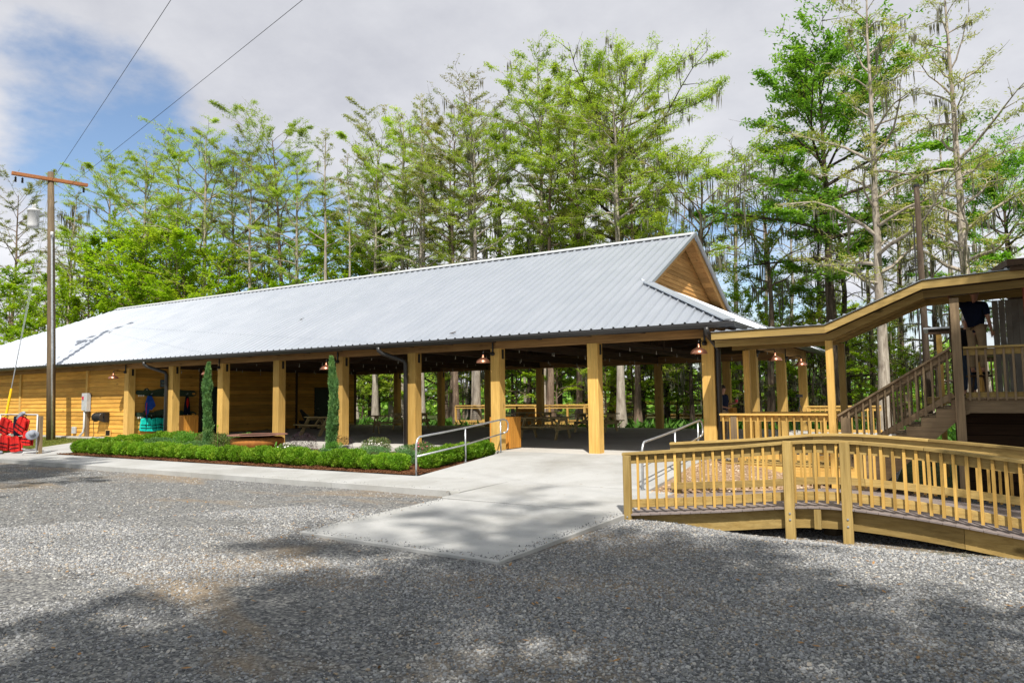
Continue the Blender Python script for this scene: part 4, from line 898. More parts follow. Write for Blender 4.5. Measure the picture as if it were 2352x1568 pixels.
for (x, z, ry, sc), lb in zip(((-27.8, 1.0, .42, 1.12), (-29.1, .96, .3, 1.1), (-27.5, .52, .05, .95), (-28.35, .33, -.1, 1.05), (-29.1, .36, .1, 1.05), (-28.6, .80, .2, .7)), lbs):
    life_jacket((x, 12.66, z), .15, 'red_fabric', lb, 'red life jackets on the rack', ry, sc)
jk = tag(MB((-28.3, 12.6, .9)).prism([(-28.5, 12.62, 1.04), (-28.1, 12.62, 1.06), (-27.98, 12.62, .7), (-28.1, 12.62, .35), (-28.45, 12.62, .33), (-28.52, 12.62, .7)], (0, .1, 0), None).build('dark_jacket', 'navy_fabric', None, bevel=.02), 'navy jacket hanging between the red life jackets', 'jacket')
ht = empty('grey_hat', (-27.05, 12.58, .42), 'grey brimmed hat hanging on the right end of the rack', 'hat', rz=0)
h1 = MB().lathe((0, 0, 0), [(0, .13), (.07, .125), (.095, .08), (.10, 0), (.19, -.02), (.19, -.03), (.0, -.03)], 18).build('crown', 'grey_fabric', ht, smooth=True); h1.rotation_euler = (.5, .9, 0); h1.scale = (1.05,)*3
h2 = tag(MB((-28.0, 12.6, 1.05)).prism([(-28.2, 12.55, .98), (-27.95, 12.55, 1.16), (-27.7, 12.55, 1.22), (-27.62, 12.55, 1.14), (-27.9, 12.55, 1.02), (-28.1, 12.55, .9)], (0, .08, 0), None).build('sun_hat', 'grey_fabric', None, bevel=.02), 'grey hat lying over the shoulder of the large red life jacket', 'hat')
for x, lb in ((-28.9, 'grey shoe on the walk at the picture edge'), (-28.7, 'darker shoe beside the foot of the rack')):
    sh = empty('shoe', (x, 12.35, -.28), lb, 'shoe', 'shoes under the rack'); MB().ball((0, 0, .05), .06, 8, (2.1, .8, .9)).build('upper', 'grey_fabric', sh, smooth=True); MB().box(-.12, -.05, 0, .12, .05, .02).build('sole', 'rubber', sh)

# ================================================================== utility poles and wires
up_ = empty('utility_pole', (-33.0, 16.1, -.1), 'tall wooden utility pole with orange crossarm and grey conduit', 'utility pole')
MB().tube([(0, 0, -.3), (-.26, 0, 4), (-.56, 0, 8), (-.88, 0, 11.95)], [.175, .165, .145, .125], 14).build('pole', 'pole_z', up_, smooth=True)
MB().tube([(.21, -.06, .0), (-.06, -.06, 4), (-.44, -.06, 8.9), (-.49, -.06, 9.1)], .045, 8).build('conduit', 'galv', up_, smooth=True)
MB().tube([(-.44, -.06, 8.9), (-.40, -.08, 9.15), (-.32, -.12, 9.1), (-.3, -.14, 8.95)], .06, 8).build('weatherhead', 'porcelain', up_, smooth=True)
ax = Vector((.5, .87, 0)).normalized()*0+Vector((.30, .954, 0)).normalized()
c0 = Vector((-.86, 0, 11.6))
for s_, z in ((-1, .10), (1, 0)): MB().bar(c0-ax*1.45+Vector((.13*s_, -.05*s_, z*.5)), c0+ax*1.45+Vector((.13*s_, -.05*s_, z*.5)), .09, .14).build('crossarm', 'crossarm', up_, bevel=.006)
for s_ in (-1, 1): MB().bar(c0+ax*.55*s_+Vector((-.05, -.1, -.05)), c0+Vector((-.05, -.13, -.55)), .03, .008).build('brace', 'galv', up_)
for s_ in (-1.3, -1.05, 1.3): p = c0+ax*s_; MB().lathe((p.x, p.y, p.z-.34), [(0, 0), (.04, .0), (.055, .04), (.03, .06), (.055, .10), (.03, .12), (.05, .18), (.02, .24)], 10).build('insulator', 'black_metal', up_)
tr = empty('transformer', (-34.3, 15.66, 9.3), 'grey can transformer hung on the utility pole', 'transformer')
MB().lathe((0, 0, 0), [(0, -.03), (.18, -.03), (.22, .02), (.23, .1), (.23, .72), (.25, .73), (.25, .78), (.22, .82), (.1, .86), (0, .87)], 20).build('tank', 'porcelain', tr, smooth=True)
for x in (-.08, .10): MB().lathe((x, 0, .83), [(.03, 0), (.05, .03), (.03, .06), (.05, .09), (.03, .12), (.05, .15), (.02, .22)], 8).build('bushing', 'porcelain', tr)
MB().box(.2, .1, .2, .5, .2, .26).box(.2, .1, .55, .5, .2, .61).build('hanger_arm', 'galv', tr)
gw_ = empty('guy_wire', (-34.0, 14.6, -.2), 'steel guy wires with a yellow plastic guard running down from the pole', 'guy wire')
gp, gq = Vector((0, 0, 0)), Vector((.18, 1.45, 10.6))
for s_ in (0, .12): MB().tube([gp+Vector((s_*.2, 0, 0)), gq+Vector((0, 0, s_*6))], .011, 5).build('cable', 'galv', gw_)
MB().tube([gp, gp+(gq-gp).normalized()*2.35], .05, 8).build('guard', 'yellow_plastic', gw_)
def wire(name, a, b_, sag, lb, r_=.0075):
    a, b_ = Vector(a), Vector(b_); pts = [a+(b_-a)*(k/16)-Vector((0, 0, sag*4*(k/16)*(1-k/16))) for k in range(17)]
    tag(MB(a).tube(pts, r_, 5).build(name, 'cable'), lb, 'power line', 'overhead power lines')
wire('power_line', (-34.0, 16.18, 11.45), (3.0, 3.8, 11.4), .06, 'left overhead wire running up from the crossarm')
wire('power_line', (-33.8, 16.9, 11.45), (3.0, 7.87, 11.4), .06, 'right overhead wire running from the end of the crossarm')
wire('service_wire', (-33.6, 16.0, 8.8), (-52, 12.6, 11.0), .3, 'wire leaving the utility pole at the left picture edge')
wire('service_wire', (-34.3, 15.66, 9.6), (-50, 13.5, 10.0), .4, 'thin wire below the transformer at the left picture edge')
sp_ = empty('utility_pole', (-.30, 22.5, -.8), 'dark bare utility pole behind the covered walkway roof', 'utility pole')
MB().tube([(0, 0, 0), (0, 0, 8.05)], [.10, .068], 12).build('pole', 'bark_dark', sp_, smooth=True); MB().tube([(-.15, -.05, .5), (-.12, -.05, 7.2)], .02, 6).build('conduit', 'bronze', sp_)
MB().lathe((0, 0, 8.0), [(.078, 0), (.078, .07), (0, .08)], 12).build('cap', 'black_metal', sp_)
wire('service_wire', (-.30, 22.5, 7.2), (14, 38, 17), .1, 'thin wire rising from the dark pole to the upper right', .008)
# tripod on the patio
tp = empty('tripod', (-4.6, 28.6, 0), 'black camera tripod on the patio behind the walkway railing', 'tripod')
for k in range(3): a = k*2.1; MB().tube([(0, 0, 1.1), (.35*math.cos(a), .35*math.sin(a), 0)], .014, 5).build('leg', 'black_metal', tp)
MB().tube([(0, 0, 1.0), (0, 0, 1.35)], .02, 6).box(-.12, -.05, 1.35, .12, .05, 1.45).build('head', 'black_metal', tp)

# ================================================================== people
def skin_mesh(name, parent, verts, edges, radii, m, root=0, sub=1):
    me = bpy.data.meshes.new(name); me.from_pydata(verts, edges, []); me.materials.append(MATS[m])
    o = bpy.data.objects.new(name, me); link(o, parent)
    sk = o.modifiers.new('skin', 'SKIN'); sk.use_smooth_shade = True
    if not me.skin_vertices:
        me.attributes  # layer is made by the operator-free path below
        bm_ = __import__('bmesh').new(); bm_.from_mesh(me); bm_.verts.layers.skin.verify(); bm_.to_mesh(me); bm_.free()
    for i, v_ in enumerate(me.skin_vertices[0].data):
        r_ = radii[i]; v_.radius = r_ if isinstance(r_, tuple) else (r_, r_); v_.use_root = (i == root)
    s_ = o.modifiers.new('sub', 'SUBSURF'); s_.levels = sub; s_.render_levels = sub
    return o
def person(loc, rz, label, J, shirt, trousers, hair='hair', short=True, cup=False):
    """J: joint positions in metres, figure faces local -Y"""
    t_ = empty('person', loc, label, 'person', None, rz)
    j = {k: Vector(v_) for k, v_ in J.items()}
    vs = [j['pelvis'], j['chest'], j['neck'], j['neck']+Vector((0, -.01, .07)), j['head'], j['head']+Vector((0, 0, .10))]
    ra = [(.10, .07), (.12, .08), .055, .055, (.078, .095), (.065, .08)]; ed = [(0, 1), (1, 2), (2, 3), (3, 4), (4, 5)]
    def chain(st, names, rs):
        p = st
        for n_, r_ in zip(names, rs):
            vs.append(j[n_]); ra.append(r_); ed.append((p, len(vs)-1)); p = len(vs)-1
        return p
    for s_ in 'LR':
        e = chain(1, ['sh'+s_, 'el'+s_, 'wr'+s_], [.06, .042, .027])
        d = (j['wr'+s_]-j['el'+s_]).normalized(); a = d.orthogonal().normalized(); b_ = d.cross(a)
        palm = j['wr'+s_]+d*.07; vs.append(palm); ra.append((.036, .02)); ed.append((e, len(vs)-1)); pi_ = len(vs)-1
        for q, (o_, ln) in enumerate(((-.03, .075), (-.01, .085), (.01, .08), (.03, .06))):
            vs.append(palm+a*o_+d*ln*.5); ra.append(.009); ed.append((pi_, len(vs)-1)); vs.append(palm+a*o_*1.1+d*ln*.85+b_*.025); ra.append(.008); ed.append((len(vs)-2, len(vs)-1))
        vs.append(palm-d*.03+a*.05+b_*.02); ra.append(.010); ed.append((pi_, len(vs)-1))
        e = chain(0, ['hip'+s_, 'kn'+s_, 'an'+s_, 'to'+s_], [.085, .058, .04, .035])
    skin_mesh('body', t_, vs, ed, ra, 'skin')
    mid = (j['pelvis']+j['chest'])/2
    sv = [j['pelvis']+Vector((0, 0, -.15)), j['pelvis']+Vector((0, 0, .05)), j['chest'], j['neck']-Vector((0, 0, .02))]; sr = [(.175, .135), (.17, .13), (.19, .135), (.075, .075)]; se = [(0, 1), (1, 2), (2, 3)]
    for s_ in 'LR':
        sv += [j['sh'+s_], j['sh'+s_].lerp(j['el'+s_], .85 if short else .98)]; sr += [.082, .066]; se += [(2, len(sv)-2), (len(sv)-2, len(sv)-1)]
    skin_mesh('shirt', t_, sv, se, sr, shirt)
    tv = [j['pelvis']+Vector((0, 0, .14))]; trr = [(.17, .13)]; te = []
    for s_ in 'LR':
        tv += [j['hip'+s_], j['kn'+s_], j['an'+s_]+Vector((0, 0, .03))]; trr += [.105, .078, .062]; te += [(0, len(tv)-3), (len(tv)-3, len(tv)-2), (len(tv)-2, len(tv)-1)]
    skin_mesh('trousers', t_, tv, te, trr, trousers)
    for s_ in 'LR':
        a = j['an'+s_]; b_ = j['to'+s_]; MB().ball((a.x, (a.y+b_.y)/2-.02, b_.z+.01), .05, 8, (.95, 2.6, .9)).build('shoe', 'black_fabric', t_, smooth=True)
    h = j['head']; MB().ball((h.x, h.y+.018, h.z+.075), .098, 12, (.84, 1.0, .88)).build('hair', hair, t_, smooth=True)
    f = MB().ball((h.x, h.y-.10, h.z+.02), .016, 6, (.8, 1.1, 1.5)); f.ball((h.x-.082, h.y, h.z+.02), .022, 6, (.4, .8, 1.3)).ball((h.x+.082, h.y, h.z+.02), .022, 6, (.4, .8, 1.3)); f.build('ears_and_nose', 'skin', t_, smooth=True)
    for s_ in (-1, 1): MB().ball((h.x+s_*.03, h.y-.082, h.z+.045), .011, 6).build('eye', 'black_fabric', t_)
    MB().ball((h.x, h.y-.088, h.z-.035), .02, 6, (1.2, .4, .3)).build('mouth', 'red_cup', t_)
    return t_
ST = dict(pelvis=(0, 0, .97), chest=(0, 0, 1.30), neck=(0, 0, 1.50), head=(0, -.02, 1.64), shL=(-.19, 0, 1.42), elL=(-.25, .02, 1.14), wrL=(-.24, -.10, .90),
          shR=(.19, 0, 1.42), elR=(.25, .02, 1.14), wrR=(.24, -.10, .90), hipL=(-.09, 0, .90), knL=(-.10, -.02, .50), anL=(-.10, .02, .09), toL=(-.11, -.14, .03),
          hipR=(.09, 0, .90), knR=(.10, -.02, .50), anR=(.10, .02, .09), toR=(.11, -.14, .03))
mp, _ = at_y(2246, 17.25)
stl = empty('stool', (mp.x, 17.25, UZ), 'dark stool the reaching man stands on behind the deck railing', 'stool')
MB().lathe((0, 0, .40), [(0, 0), (.22, 0), (.23, .02), (.22, .04), (0, .04)], 18).build('seat', 'darkwood_x', stl)
for a in range(4): MB().tube([(.12*math.cos(a*1.57+.8), .12*math.sin(a*1.57+.8), .40), (.2*math.cos(a*1.57+.8), .2*math.sin(a*1.57+.8), 0)], .018, 6).build('leg', 'darkwood_z', stl)
J1 = dict(ST); J1.update(elR=(.42, -.10, 1.50), wrR=(.60, -.18, 1.70), shR=(.20, 0, 1.44))
person((mp.x, 17.25, UZ+.441), math.pi-.5, 'man in dark polo shirt and khaki trousers reaching up under the walkway roof', J1, 'navy_fabric', 'khaki')
mp2, _ = at_y(2185, 18.3); person((.55, 18.7, UZ+.0), .4, 'person in a black top and jeans standing behind the reaching man', ST, 'black_fabric', 'jeans', 'white_hair')
J3 = dict(ST); J3.update(elR=(.27, .02, 1.16), wrR=(.20, -.27, 1.22), elL=(-.27, .02, 1.14), wrL=(-.2, -.22, 1.10))
mp3, _ = at_y(1661, 22.5)
pc = person((mp3.x-.06, 22.5, .0), math.pi/2-.35, 'person in a navy shirt behind the corner downspout, only the hand and side in view', J3, 'navy_fabric', 'khaki')
M_ = Matrix.Rotation(math.pi/2-.35, 4, 'Z'); hp = M_ @ Vector((.20, -.36, 1.24))
cp_ = empty('red_cup', (mp3.x-.06+hp.x, 22.5+hp.y, hp.z-.02), 'dark red cup with white rim held beside the corner post', 'cup')
MB().lathe((0, 0, 0), [(0, 0), (.032, 0), (.045, .11)], 14).build('cup_body', 'red_cup', cp_, smooth=True); MB().lathe((0, 0, .108), [(.043, 0), (.048, .004), (.046, .012), (.0, .006)], 14).build('rim', 'porcelain', cp_)

# ================================================================== garden plants
def bush_mesh(name, seed, rx, ry, h, n, ln, wd, m, lump=5, upb=.8, flat=0):
    rg = np.random.default_rng(seed); C = rg.normal(size=(lump, 3)); C /= np.linalg.norm(C, axis=1, keepdims=True)
    d = rg.normal(size=(n, 3)); d /= np.linalg.norm(d, axis=1, keepdims=True)
    bumpy = 1+.16*np.max(d@C.T, axis=1)-.10*np.sin(d[:, 0]*9+d[:, 2]*7)
    r = (1-.5*rg.random(n)**2.2)*bumpy
    P = np.stack([d[:, 0]*rx*r, d[:, 1]*ry*r, h*.5+np.clip(d[:, 2]*r, -1, 2)*h*.52], 1); P[:, 2] = np.maximum(P[:, 2], .02)
    D = d+rg.normal(size=(n, 3))*.7; D[:, 2] += upb
    return leaves_mesh(name, P, D, rg.uniform(.7, 1.3, n)*ln, rg.uniform(.7, 1.3, n)*wd, m, rg, flat)
stem_m = {}
def plant(name, loc, me, label, cat, group=None, rz=0, sc=1, stem=.2):
    t_ = empty(name, loc, label, cat, group, rz); t_.scale = (sc, sc, sc)
    place('foliage', me, t_)
    if stem:
        key = round(stem, 2)
        if key not in stem_m:
            mb = MB()
            for k in range(5): a = k*1.26; mb.tube([(0, 0, -.03), (.05*math.cos(a), .05*math.sin(a), stem*.5), (.14*math.cos(a), .14*math.sin(a), stem)], [.012, .009, .005], 5)
            stem_m[key] = mb.mesh('stem', 'bark_brown')
        place('stem', stem_m[key], t_)
    return t_
hv = [bush_mesh('foliage', 20+i, .30, .29, .40, 2900, .060, .030, 'leaf_box', 9, .9) for i in range(3)]
def hz(x, y): return float(mz(np.array(x), np.array(y)))
GR = 'boxwood shrubs of the low hedge'
hedge = []
x = -26.0
while x < -11.1: hedge.append((x+rnd.uniform(-.04, .04), 13.68+rnd.uniform(-.05, .05), 'boxwood shrub in the front row of the hedge along the sidewalk', rnd.uniform(.84, 1.12))); x += .50
y = 14.15
while y < 16.9: hedge.append((-10.98+rnd.uniform(-.03, .03), y, 'boxwood shrub in the short hedge row beside the left handrail', rnd.uniform(.9, 1.05))); y += .48
y = 14.15
while y < 16.7: hedge.append((-26.0, y, 'boxwood shrub in the left end row of the hedge', rnd.uniform(.95, 1.1))); y += .5
x = -25.5
while x < -21.6: hedge.append((x, 16.4, 'boxwood shrub in the back row of the hedge below the alligator boards', rnd.uniform(1.0, 1.2))); x += .5
for i, (x, y, lb, sc) in enumerate(hedge): plant('boxwood_shrub', (x, y, hz(x, y)), hv[i % 3], lb, 'shrub', GR, rnd.uniform(0, 6.28), sc, .3)
tag_h = [o for o in COL.objects if o.name.startswith('boxwood_shrub')]
# columnar cypresses
def column_mesh(seed, h, r):
    rg = np.random.default_rng(seed); n = 15000; z = rg.random(n)*h; prof = r*np.clip(np.minimum(1.0, (h-z)/(.28*h)), .12, 1)**.7*(.92+.07*np.sin(z*3.1+seed)+.08*np.sin(z*9.7))
    a = rg.random(n)*6.283; rr = prof*(1+.14*np.sin(a*2+z*2)+.12*np.sin(a*5-z*11))*(1-.6*rg.random(n)**1.5)+rg.normal(0,.012,n); cxx = .06*np.sin(z*1.9+seed)
    P = np.stack([cxx+np.cos(a)*rr, np.sin(a)*rr, z+.05], 1); D = np.stack([np.cos(a)*.6, np.sin(a)*.6, np.ones(n)*1.2], 1)+rg.normal(size=(n, 3))*.4
    return leaves_mesh('foliage', P, D, rg.uniform(.05, .12, n), rg.uniform(.014, .026, n), 'leaf_juniper', rg, 0)
for (px, y, zt, sd_, lb) in ((478, 15.3, 2.75, 1, 'tall narrow columnar cypress left of the fire bowl'), (763, 15.3, 2.72, 5, 'tall narrow columnar cypress right of the fire bowl')):
    p_, _ = at_y(px, y); z0 = hz(p_.x, y); t_ = empty('columnar_cypress', (p_.x, y, z0), lb, 'cypress', 'columnar cypresses in the bed')
    place('foliage', column_mesh(sd_, zt-z0, .155), t_); MB().tube([(0, 0, -.05), (.03, .02, 1.2), (0, 0, 2.3)], [.035, .025, .01], 6).build('trunk', 'bark_brown', t_)
jm = [bush_mesh('foliage', 40+i, .42, .34, .30, 3000, .05, .012, 'leaf_juniper', 6, .8) for i in range(2)]
am = [bush_mesh('foliage', 50+i, .38, .32, .44, 2200, .045, .018, 'leaf_azalea', 5, .5) for i in range(2)]
pmz = bush_mesh('foliage', 60, .42, .36, .66, 2400, .035, .014, 'leaf_purple', 4, .6)
gm = bush_mesh('foliage', 61, .36, .32, .45, 2200, .04, .02, 'leaf_green', 5, .7)
def lily_mesh(seed):
    rg = np.random.default_rng(seed); mb = MB()
    for k in range(26):
        a = rg.uniform(0, 6.28); L_ = rg.uniform(.30, .62); up = rg.uniform(.5, 1.3); w_ = .02; pts = []
        for q in range(5):
            s_ = q/4; pts.append(Vector((math.cos(a)*L_*s_*.75, math.sin(a)*L_*s_*.75, L_*up*(s_-.55*s_*s_))))
        sd2 = Vector((-math.sin(a), math.cos(a), 0)); vs = []
        for q, p in enumerate(pts): ww = w_*(1, 1.1, 1, .7, .05)[q]; vs += [p-sd2*ww, p+sd2*ww]
        mb.add(vs, [(2*q, 2*q+1, 2*q+3, 2*q+2) for q in range(4)])
    return mb.mesh('leaves', 'leaf_green')
lm_ = [lily_mesh(i) for i in range(2)]
GP = [('juniper', -21.2, 14.9, jm[0], 'low grey green juniper left of the fire bowl', 1.2), ('juniper', -22.5, 14.6, jm[1], 'spreading juniper near the left hedge corner', 1.2),
      ('juniper', -23.6, 15.1, jm[0], 'juniper behind the left end of the hedge', 1.3), ('juniper', -15.9, 14.35, jm[1], 'bright juniper in front of the right columnar cypress', 1.15),
      ('juniper', -14.9, 14.5, jm[0], 'juniper mound right of the right columnar cypress', 1.05), ('juniper', -13.3, 14.6, jm[1], 'tall bright juniper mound in the middle of the bed', 1.3),
      ('juniper', -12.6, 15.6, jm[0], 'juniper in front of the downspout post', 1.2), ('juniper', -12.0, 14.5, jm[1], 'low juniper left of the handrail post', 1.1), ('juniper', -11.6, 15.8, jm[0], 'juniper beside the right hedge row', 1.1),
      ('juniper', -17.2, 14.15, jm[0], 'small juniper right of the fire bowl', .9),
      ('azalea', -14.2, 15.8, am[0], 'azalea with white flowers against the floor edge', 1.1), ('azalea', -20.7, 15.5, am[1], 'yellowish azalea left of the fire bowl', 1.2), ('azalea', -22.0, 15.9, am[0], 'azalea behind the left cypress', 1.2),
      ('azalea', -16.6, 14.6, am[1], 'dark azalea between the lily and the cypress', .9), ('azalea', -12.1, 15.3, am[0], 'azalea with pink flowers near the left handrail', 1.0), ('azalea', -11.5, 15.0, am[1], 'reddish azalea near the right hedge row', .9),
      ('purple_shrub', -16.75, 15.35, pmz, 'dark purple leaved shrub right of the fire bowl', .95), ('purple_shrub', -15.85, 16.1, pmz, 'small purple leaved shrub left of the right cypress', .72),
      ('green_shrub', -20.4, 16.2, gm, 'green shrub by the post left of the fire bowl', 1.1), ('green_shrub', -15.3, 15.2, gm, 'green leafy shrub at the foot of the right cypress', .9), ('green_shrub', -23.2, 15.8, gm, 'bright green shrub behind the left hedge', 1.2)]
for nm, x, y, me, lb, sc in GP: plant(nm, (x, y, hz(x, y)), me, lb, 'shrub', None, rnd.uniform(0, 6), sc, .2)
for x, y, lb, sc, fl in ((-20.2, 14.5, 'lily clump left of the fire bowl', 1.25, 0), (-18.9, 13.95, 'lily with a single yellow flower stalk in front of the fire bowl', 1.0, 1), (-17.5, 14.0, 'small lily clump at the right foot of the fire bowl', .9, 0), (-17.0, 14.5, 'large lily clump with upright leaves right of the fire bowl', 1.35, 0)):
    t_ = empty('lily', (x, y, hz(x, y)), lb, 'lily', 'lilies round the fire bowl', rnd.uniform(0, 6)); t_.scale = (sc,)*3; place('leaves', lm_[fl], t_)
    if fl: MB().tube([(0, 0, 0), (.01, 0, .55), (0, 0, .95)], .008, 5).build('flower_stalk', 'leaf_green', t_); MB().ball((0, 0, .98), .028, 6, (.8, .8, 1.7)).build('bud', 'leaf_yellow', t_)
def blossoms(x, y, z, n, m, lb, sp=.3):
    rg = np.random.default_rng(int(-x*100)); P = np.stack([x+rg.uniform(-sp, sp, n), y+rg.uniform(-sp, .1, n), z+rg.uniform(.25, .48, n)], 1)-np.array([x, y, z])
    t_ = empty('blossoms', (x, y, z), lb, 'flowers'); place('petals', leaves_mesh('petals', P, rg.normal(size=(n, 3)), .06, .05, m, rg, 0), t_)
blossoms(-14.2, 15.7, hz(-14.2, 15.7), 34, 'flower_white', 'white blossoms on the azalea by the floor edge'); blossoms(-12.1, 15.2, hz(-12.1, 15.2), 14, 'flower_pink', 'pink blossoms near the left handrail', .2)
blossoms(-16.6, 14.5, hz(-16.6, 14.5), 12, 'flower_white', 'few white blossoms on the dark azalea', .25)
# moss tuft & sprouts by the footbridge
n = 500; rg = np.random.default_rng(4); P = np.stack([rg.normal(0, .28, n), rg.normal(0, .08, n), rg.uniform(.0, .07, n)], 1)
mt_ = bpy.data.objects.new('dry_moss', leaves_mesh('dry_moss', P, rg.normal(size=(n, 3))*[1, 1, .5], .12, .006, 'moss', rg, 0)); COL.objects.link(mt_); mt_.location = (.15, 10.1, -.5); tag(mt_, 'grey tuft of dry moss on the gravel by the footbridge', 'moss', kind='stuff')

# ================================================================== trees
def tree_parts(seed, H=20, r0=.30, base=.5, spread=4.5, nb=26, el0=35, el1=65, nleaf=9000, leaf=.20, lw=.055, lm='leaf_cypress', bm='bark_pale', prof='cone', moss=0, lean=0, droop=.3, flare=1.6, twigs=7, jitter=.35, bare=0):
    rg = np.random.default_rng(seed)
    tb, tp, lt = MB(), [], []
    z = np.linspace(0, H, 12); ox = np.cumsum(rg.normal(0, .10, 12))*.5+lean*(z/H)**1.5*H*.1; oy = np.cumsum(rg.normal(0, .10, 12))*.5; ox -= ox[0]; oy -= oy[0]
    trunk = [Vector((ox[i], oy[i], z[i]-(.4 if i == 0 else 0))) for i in range(12)]
    rr = [r0*max(.08, (1-.88*(z[i]/H)**.9))*(flare if i == 0 else (1.12 if i == 1 else 1)) for i in range(12)]
    tb.tube(trunk, rr, 8, False)
    def tat(t_):
        f = t_*11; i = min(10, int(f)); return trunk[i].lerp(trunk[i+1], f-i), rr[i]+(rr[i+1]-rr[i])*(f-i)
    seg = []       # (p0, p1) twig segments carrying leaves
    ms = []
    az = rg.uniform(0, 6.28)
    for b_ in range(nb):
        s_ = b_/max(1, nb-1); t_ = base+(1-base)*(.02+.96*s_); az += 2.4+rg.normal(0, .4)
        if prof == 'cone': pr = (1-.72*s_)
        elif prof == 'flat': pr = .35+.65*math.sin(min(1, s_*1.25)*math.pi*.62)
        elif prof == 'round': pr = .35+.75*math.sin(math.pi*min(.97, .12+s_*.83))
        else: pr = .8-.3*s_
        Lb = spread*pr*rg.uniform(.6, 1.15); el = R(el0+(el1-el0)*s_)+rg.normal(0, .12)
        p, rt = tat(t_); pts = [p]; d = Vector((math.cos(az)*math.cos(el), math.sin(az)*math.cos(el), math.sin(el))); k = 6
        for q in range(k):
            d = (d+Vector(rg.normal(0, jitter*.35, 3))+Vector((0, 0, -droop*.12*math.sin(el)))).normalized(); pts.append(pts[-1]+d*(Lb/k))
        rb = min(rt*.65, .018*Lb+.012); tb.tube(pts, [rb*(1-.85*q/k) for q in range(k+1)], 4, False)
        ntw = max(3, int(twigs*(.4+.6*pr)))
        for w_ in range(ntw):
            u = .25+.75*(w_+rg.random())/ntw; f = u*k; i = min(k-1, int(f)); q0 = pts[i].lerp(pts[i+1], f-i)
            dd = (pts[i+1]-pts[i]).normalized(); sd3 = dd.cross(Vector((0, 0, 1))).normalized()*(1 if w_ % 2 else -1)
            tl = Lb*.34*(1.15-.6*u)*rg.uniform(.6, 1.3)+.25
            td = (dd*.75+sd3*.8+Vector((0, 0, rg.normal(.05, .18)))).normalized()
            q1 = q0+td*tl*.55+Vector((0, 0, rg.normal(0, .05))); q2 = q1+(td+Vector((0, 0, -.25*droop+.1))).normalized()*tl*.5
            tb.tube([q0, q1, q2], [rb*.35+.006, .010, .005], 3, False)
            seg += [(q0, q1), (q1, q2)]
            if rg.random() < moss: ms.append((q1, rg.uniform(.4, 1.5)))
        if rg.random() < moss*1.5: ms.append((pts[3], rg.uniform(.8, 2.4))); ms.append((pts[2], rg.uniform(.8, 2.0)))
    S0 = np.array([tuple(a) for a, _ in seg]); S1 = np.array([tuple(c) for _, c in seg]); ln = np.linalg.norm(S1-S0, axis=1)
    w8 = ln*rg.gamma(.8, 1.0, len(ln)); idx = rg.choice(len(ln), nleaf, p=w8/w8.sum()); u = rg.random(nleaf)[:, None]
    base_d = (S1[idx]-S0[idx])/ln[idx][:, None]
    P = S0[idx]+(S1[idx]-S0[idx])*u+rg.normal(size=(nleaf, 3))*np.array([.13, .13, .06])*(spread/4.5)
    side = np.cross(base_d, np.array([0, 0, 1.]))*rg.choice([-1, 1], nleaf)[:, None]
    D = base_d*.7+side*.8+rg.normal(size=(nleaf, 3))*.4; D[:, 2] -= .1
    crown = leaves_mesh('crown', P, D, rg.uniform(.5, 1.4, nleaf)*leaf, rg.uniform(.6, 1.3, nleaf)*lw, lm, rg, .8)
    trunk_me = tb.mesh('trunk', bm, True)
    mm = None
    if moss:
        Pm, Dm, Lm, Wm = [], [], [], []
        for t_ in np.linspace(.25, .8, int(30*moss)+4):      # beards on the trunk too
            p, rt = tat(t_); ms.append((p+Vector((rg.normal(0, rt+.15), rg.normal(0, rt+.15), 0)), rg.uniform(.5, 1.6)))
        for p, l in ms:
            for q in range(9):
                l2 = l*rg.uniform(.35, 1); Pm.append((p.x+rg.normal(0, .10), p.y+rg.normal(0, .10), p.z-l2*.5)); Dm.append((rg.normal(0, .04), rg.normal(0, .04), -1)); Lm.append(l2); Wm.append(rg.uniform(.035, .10))
        mm = leaves_mesh('moss', np.array(Pm), np.array(Dm), np.array(Lm), np.array(Wm), 'moss', rg, 0)
    return trunk_me, crown, mm, H
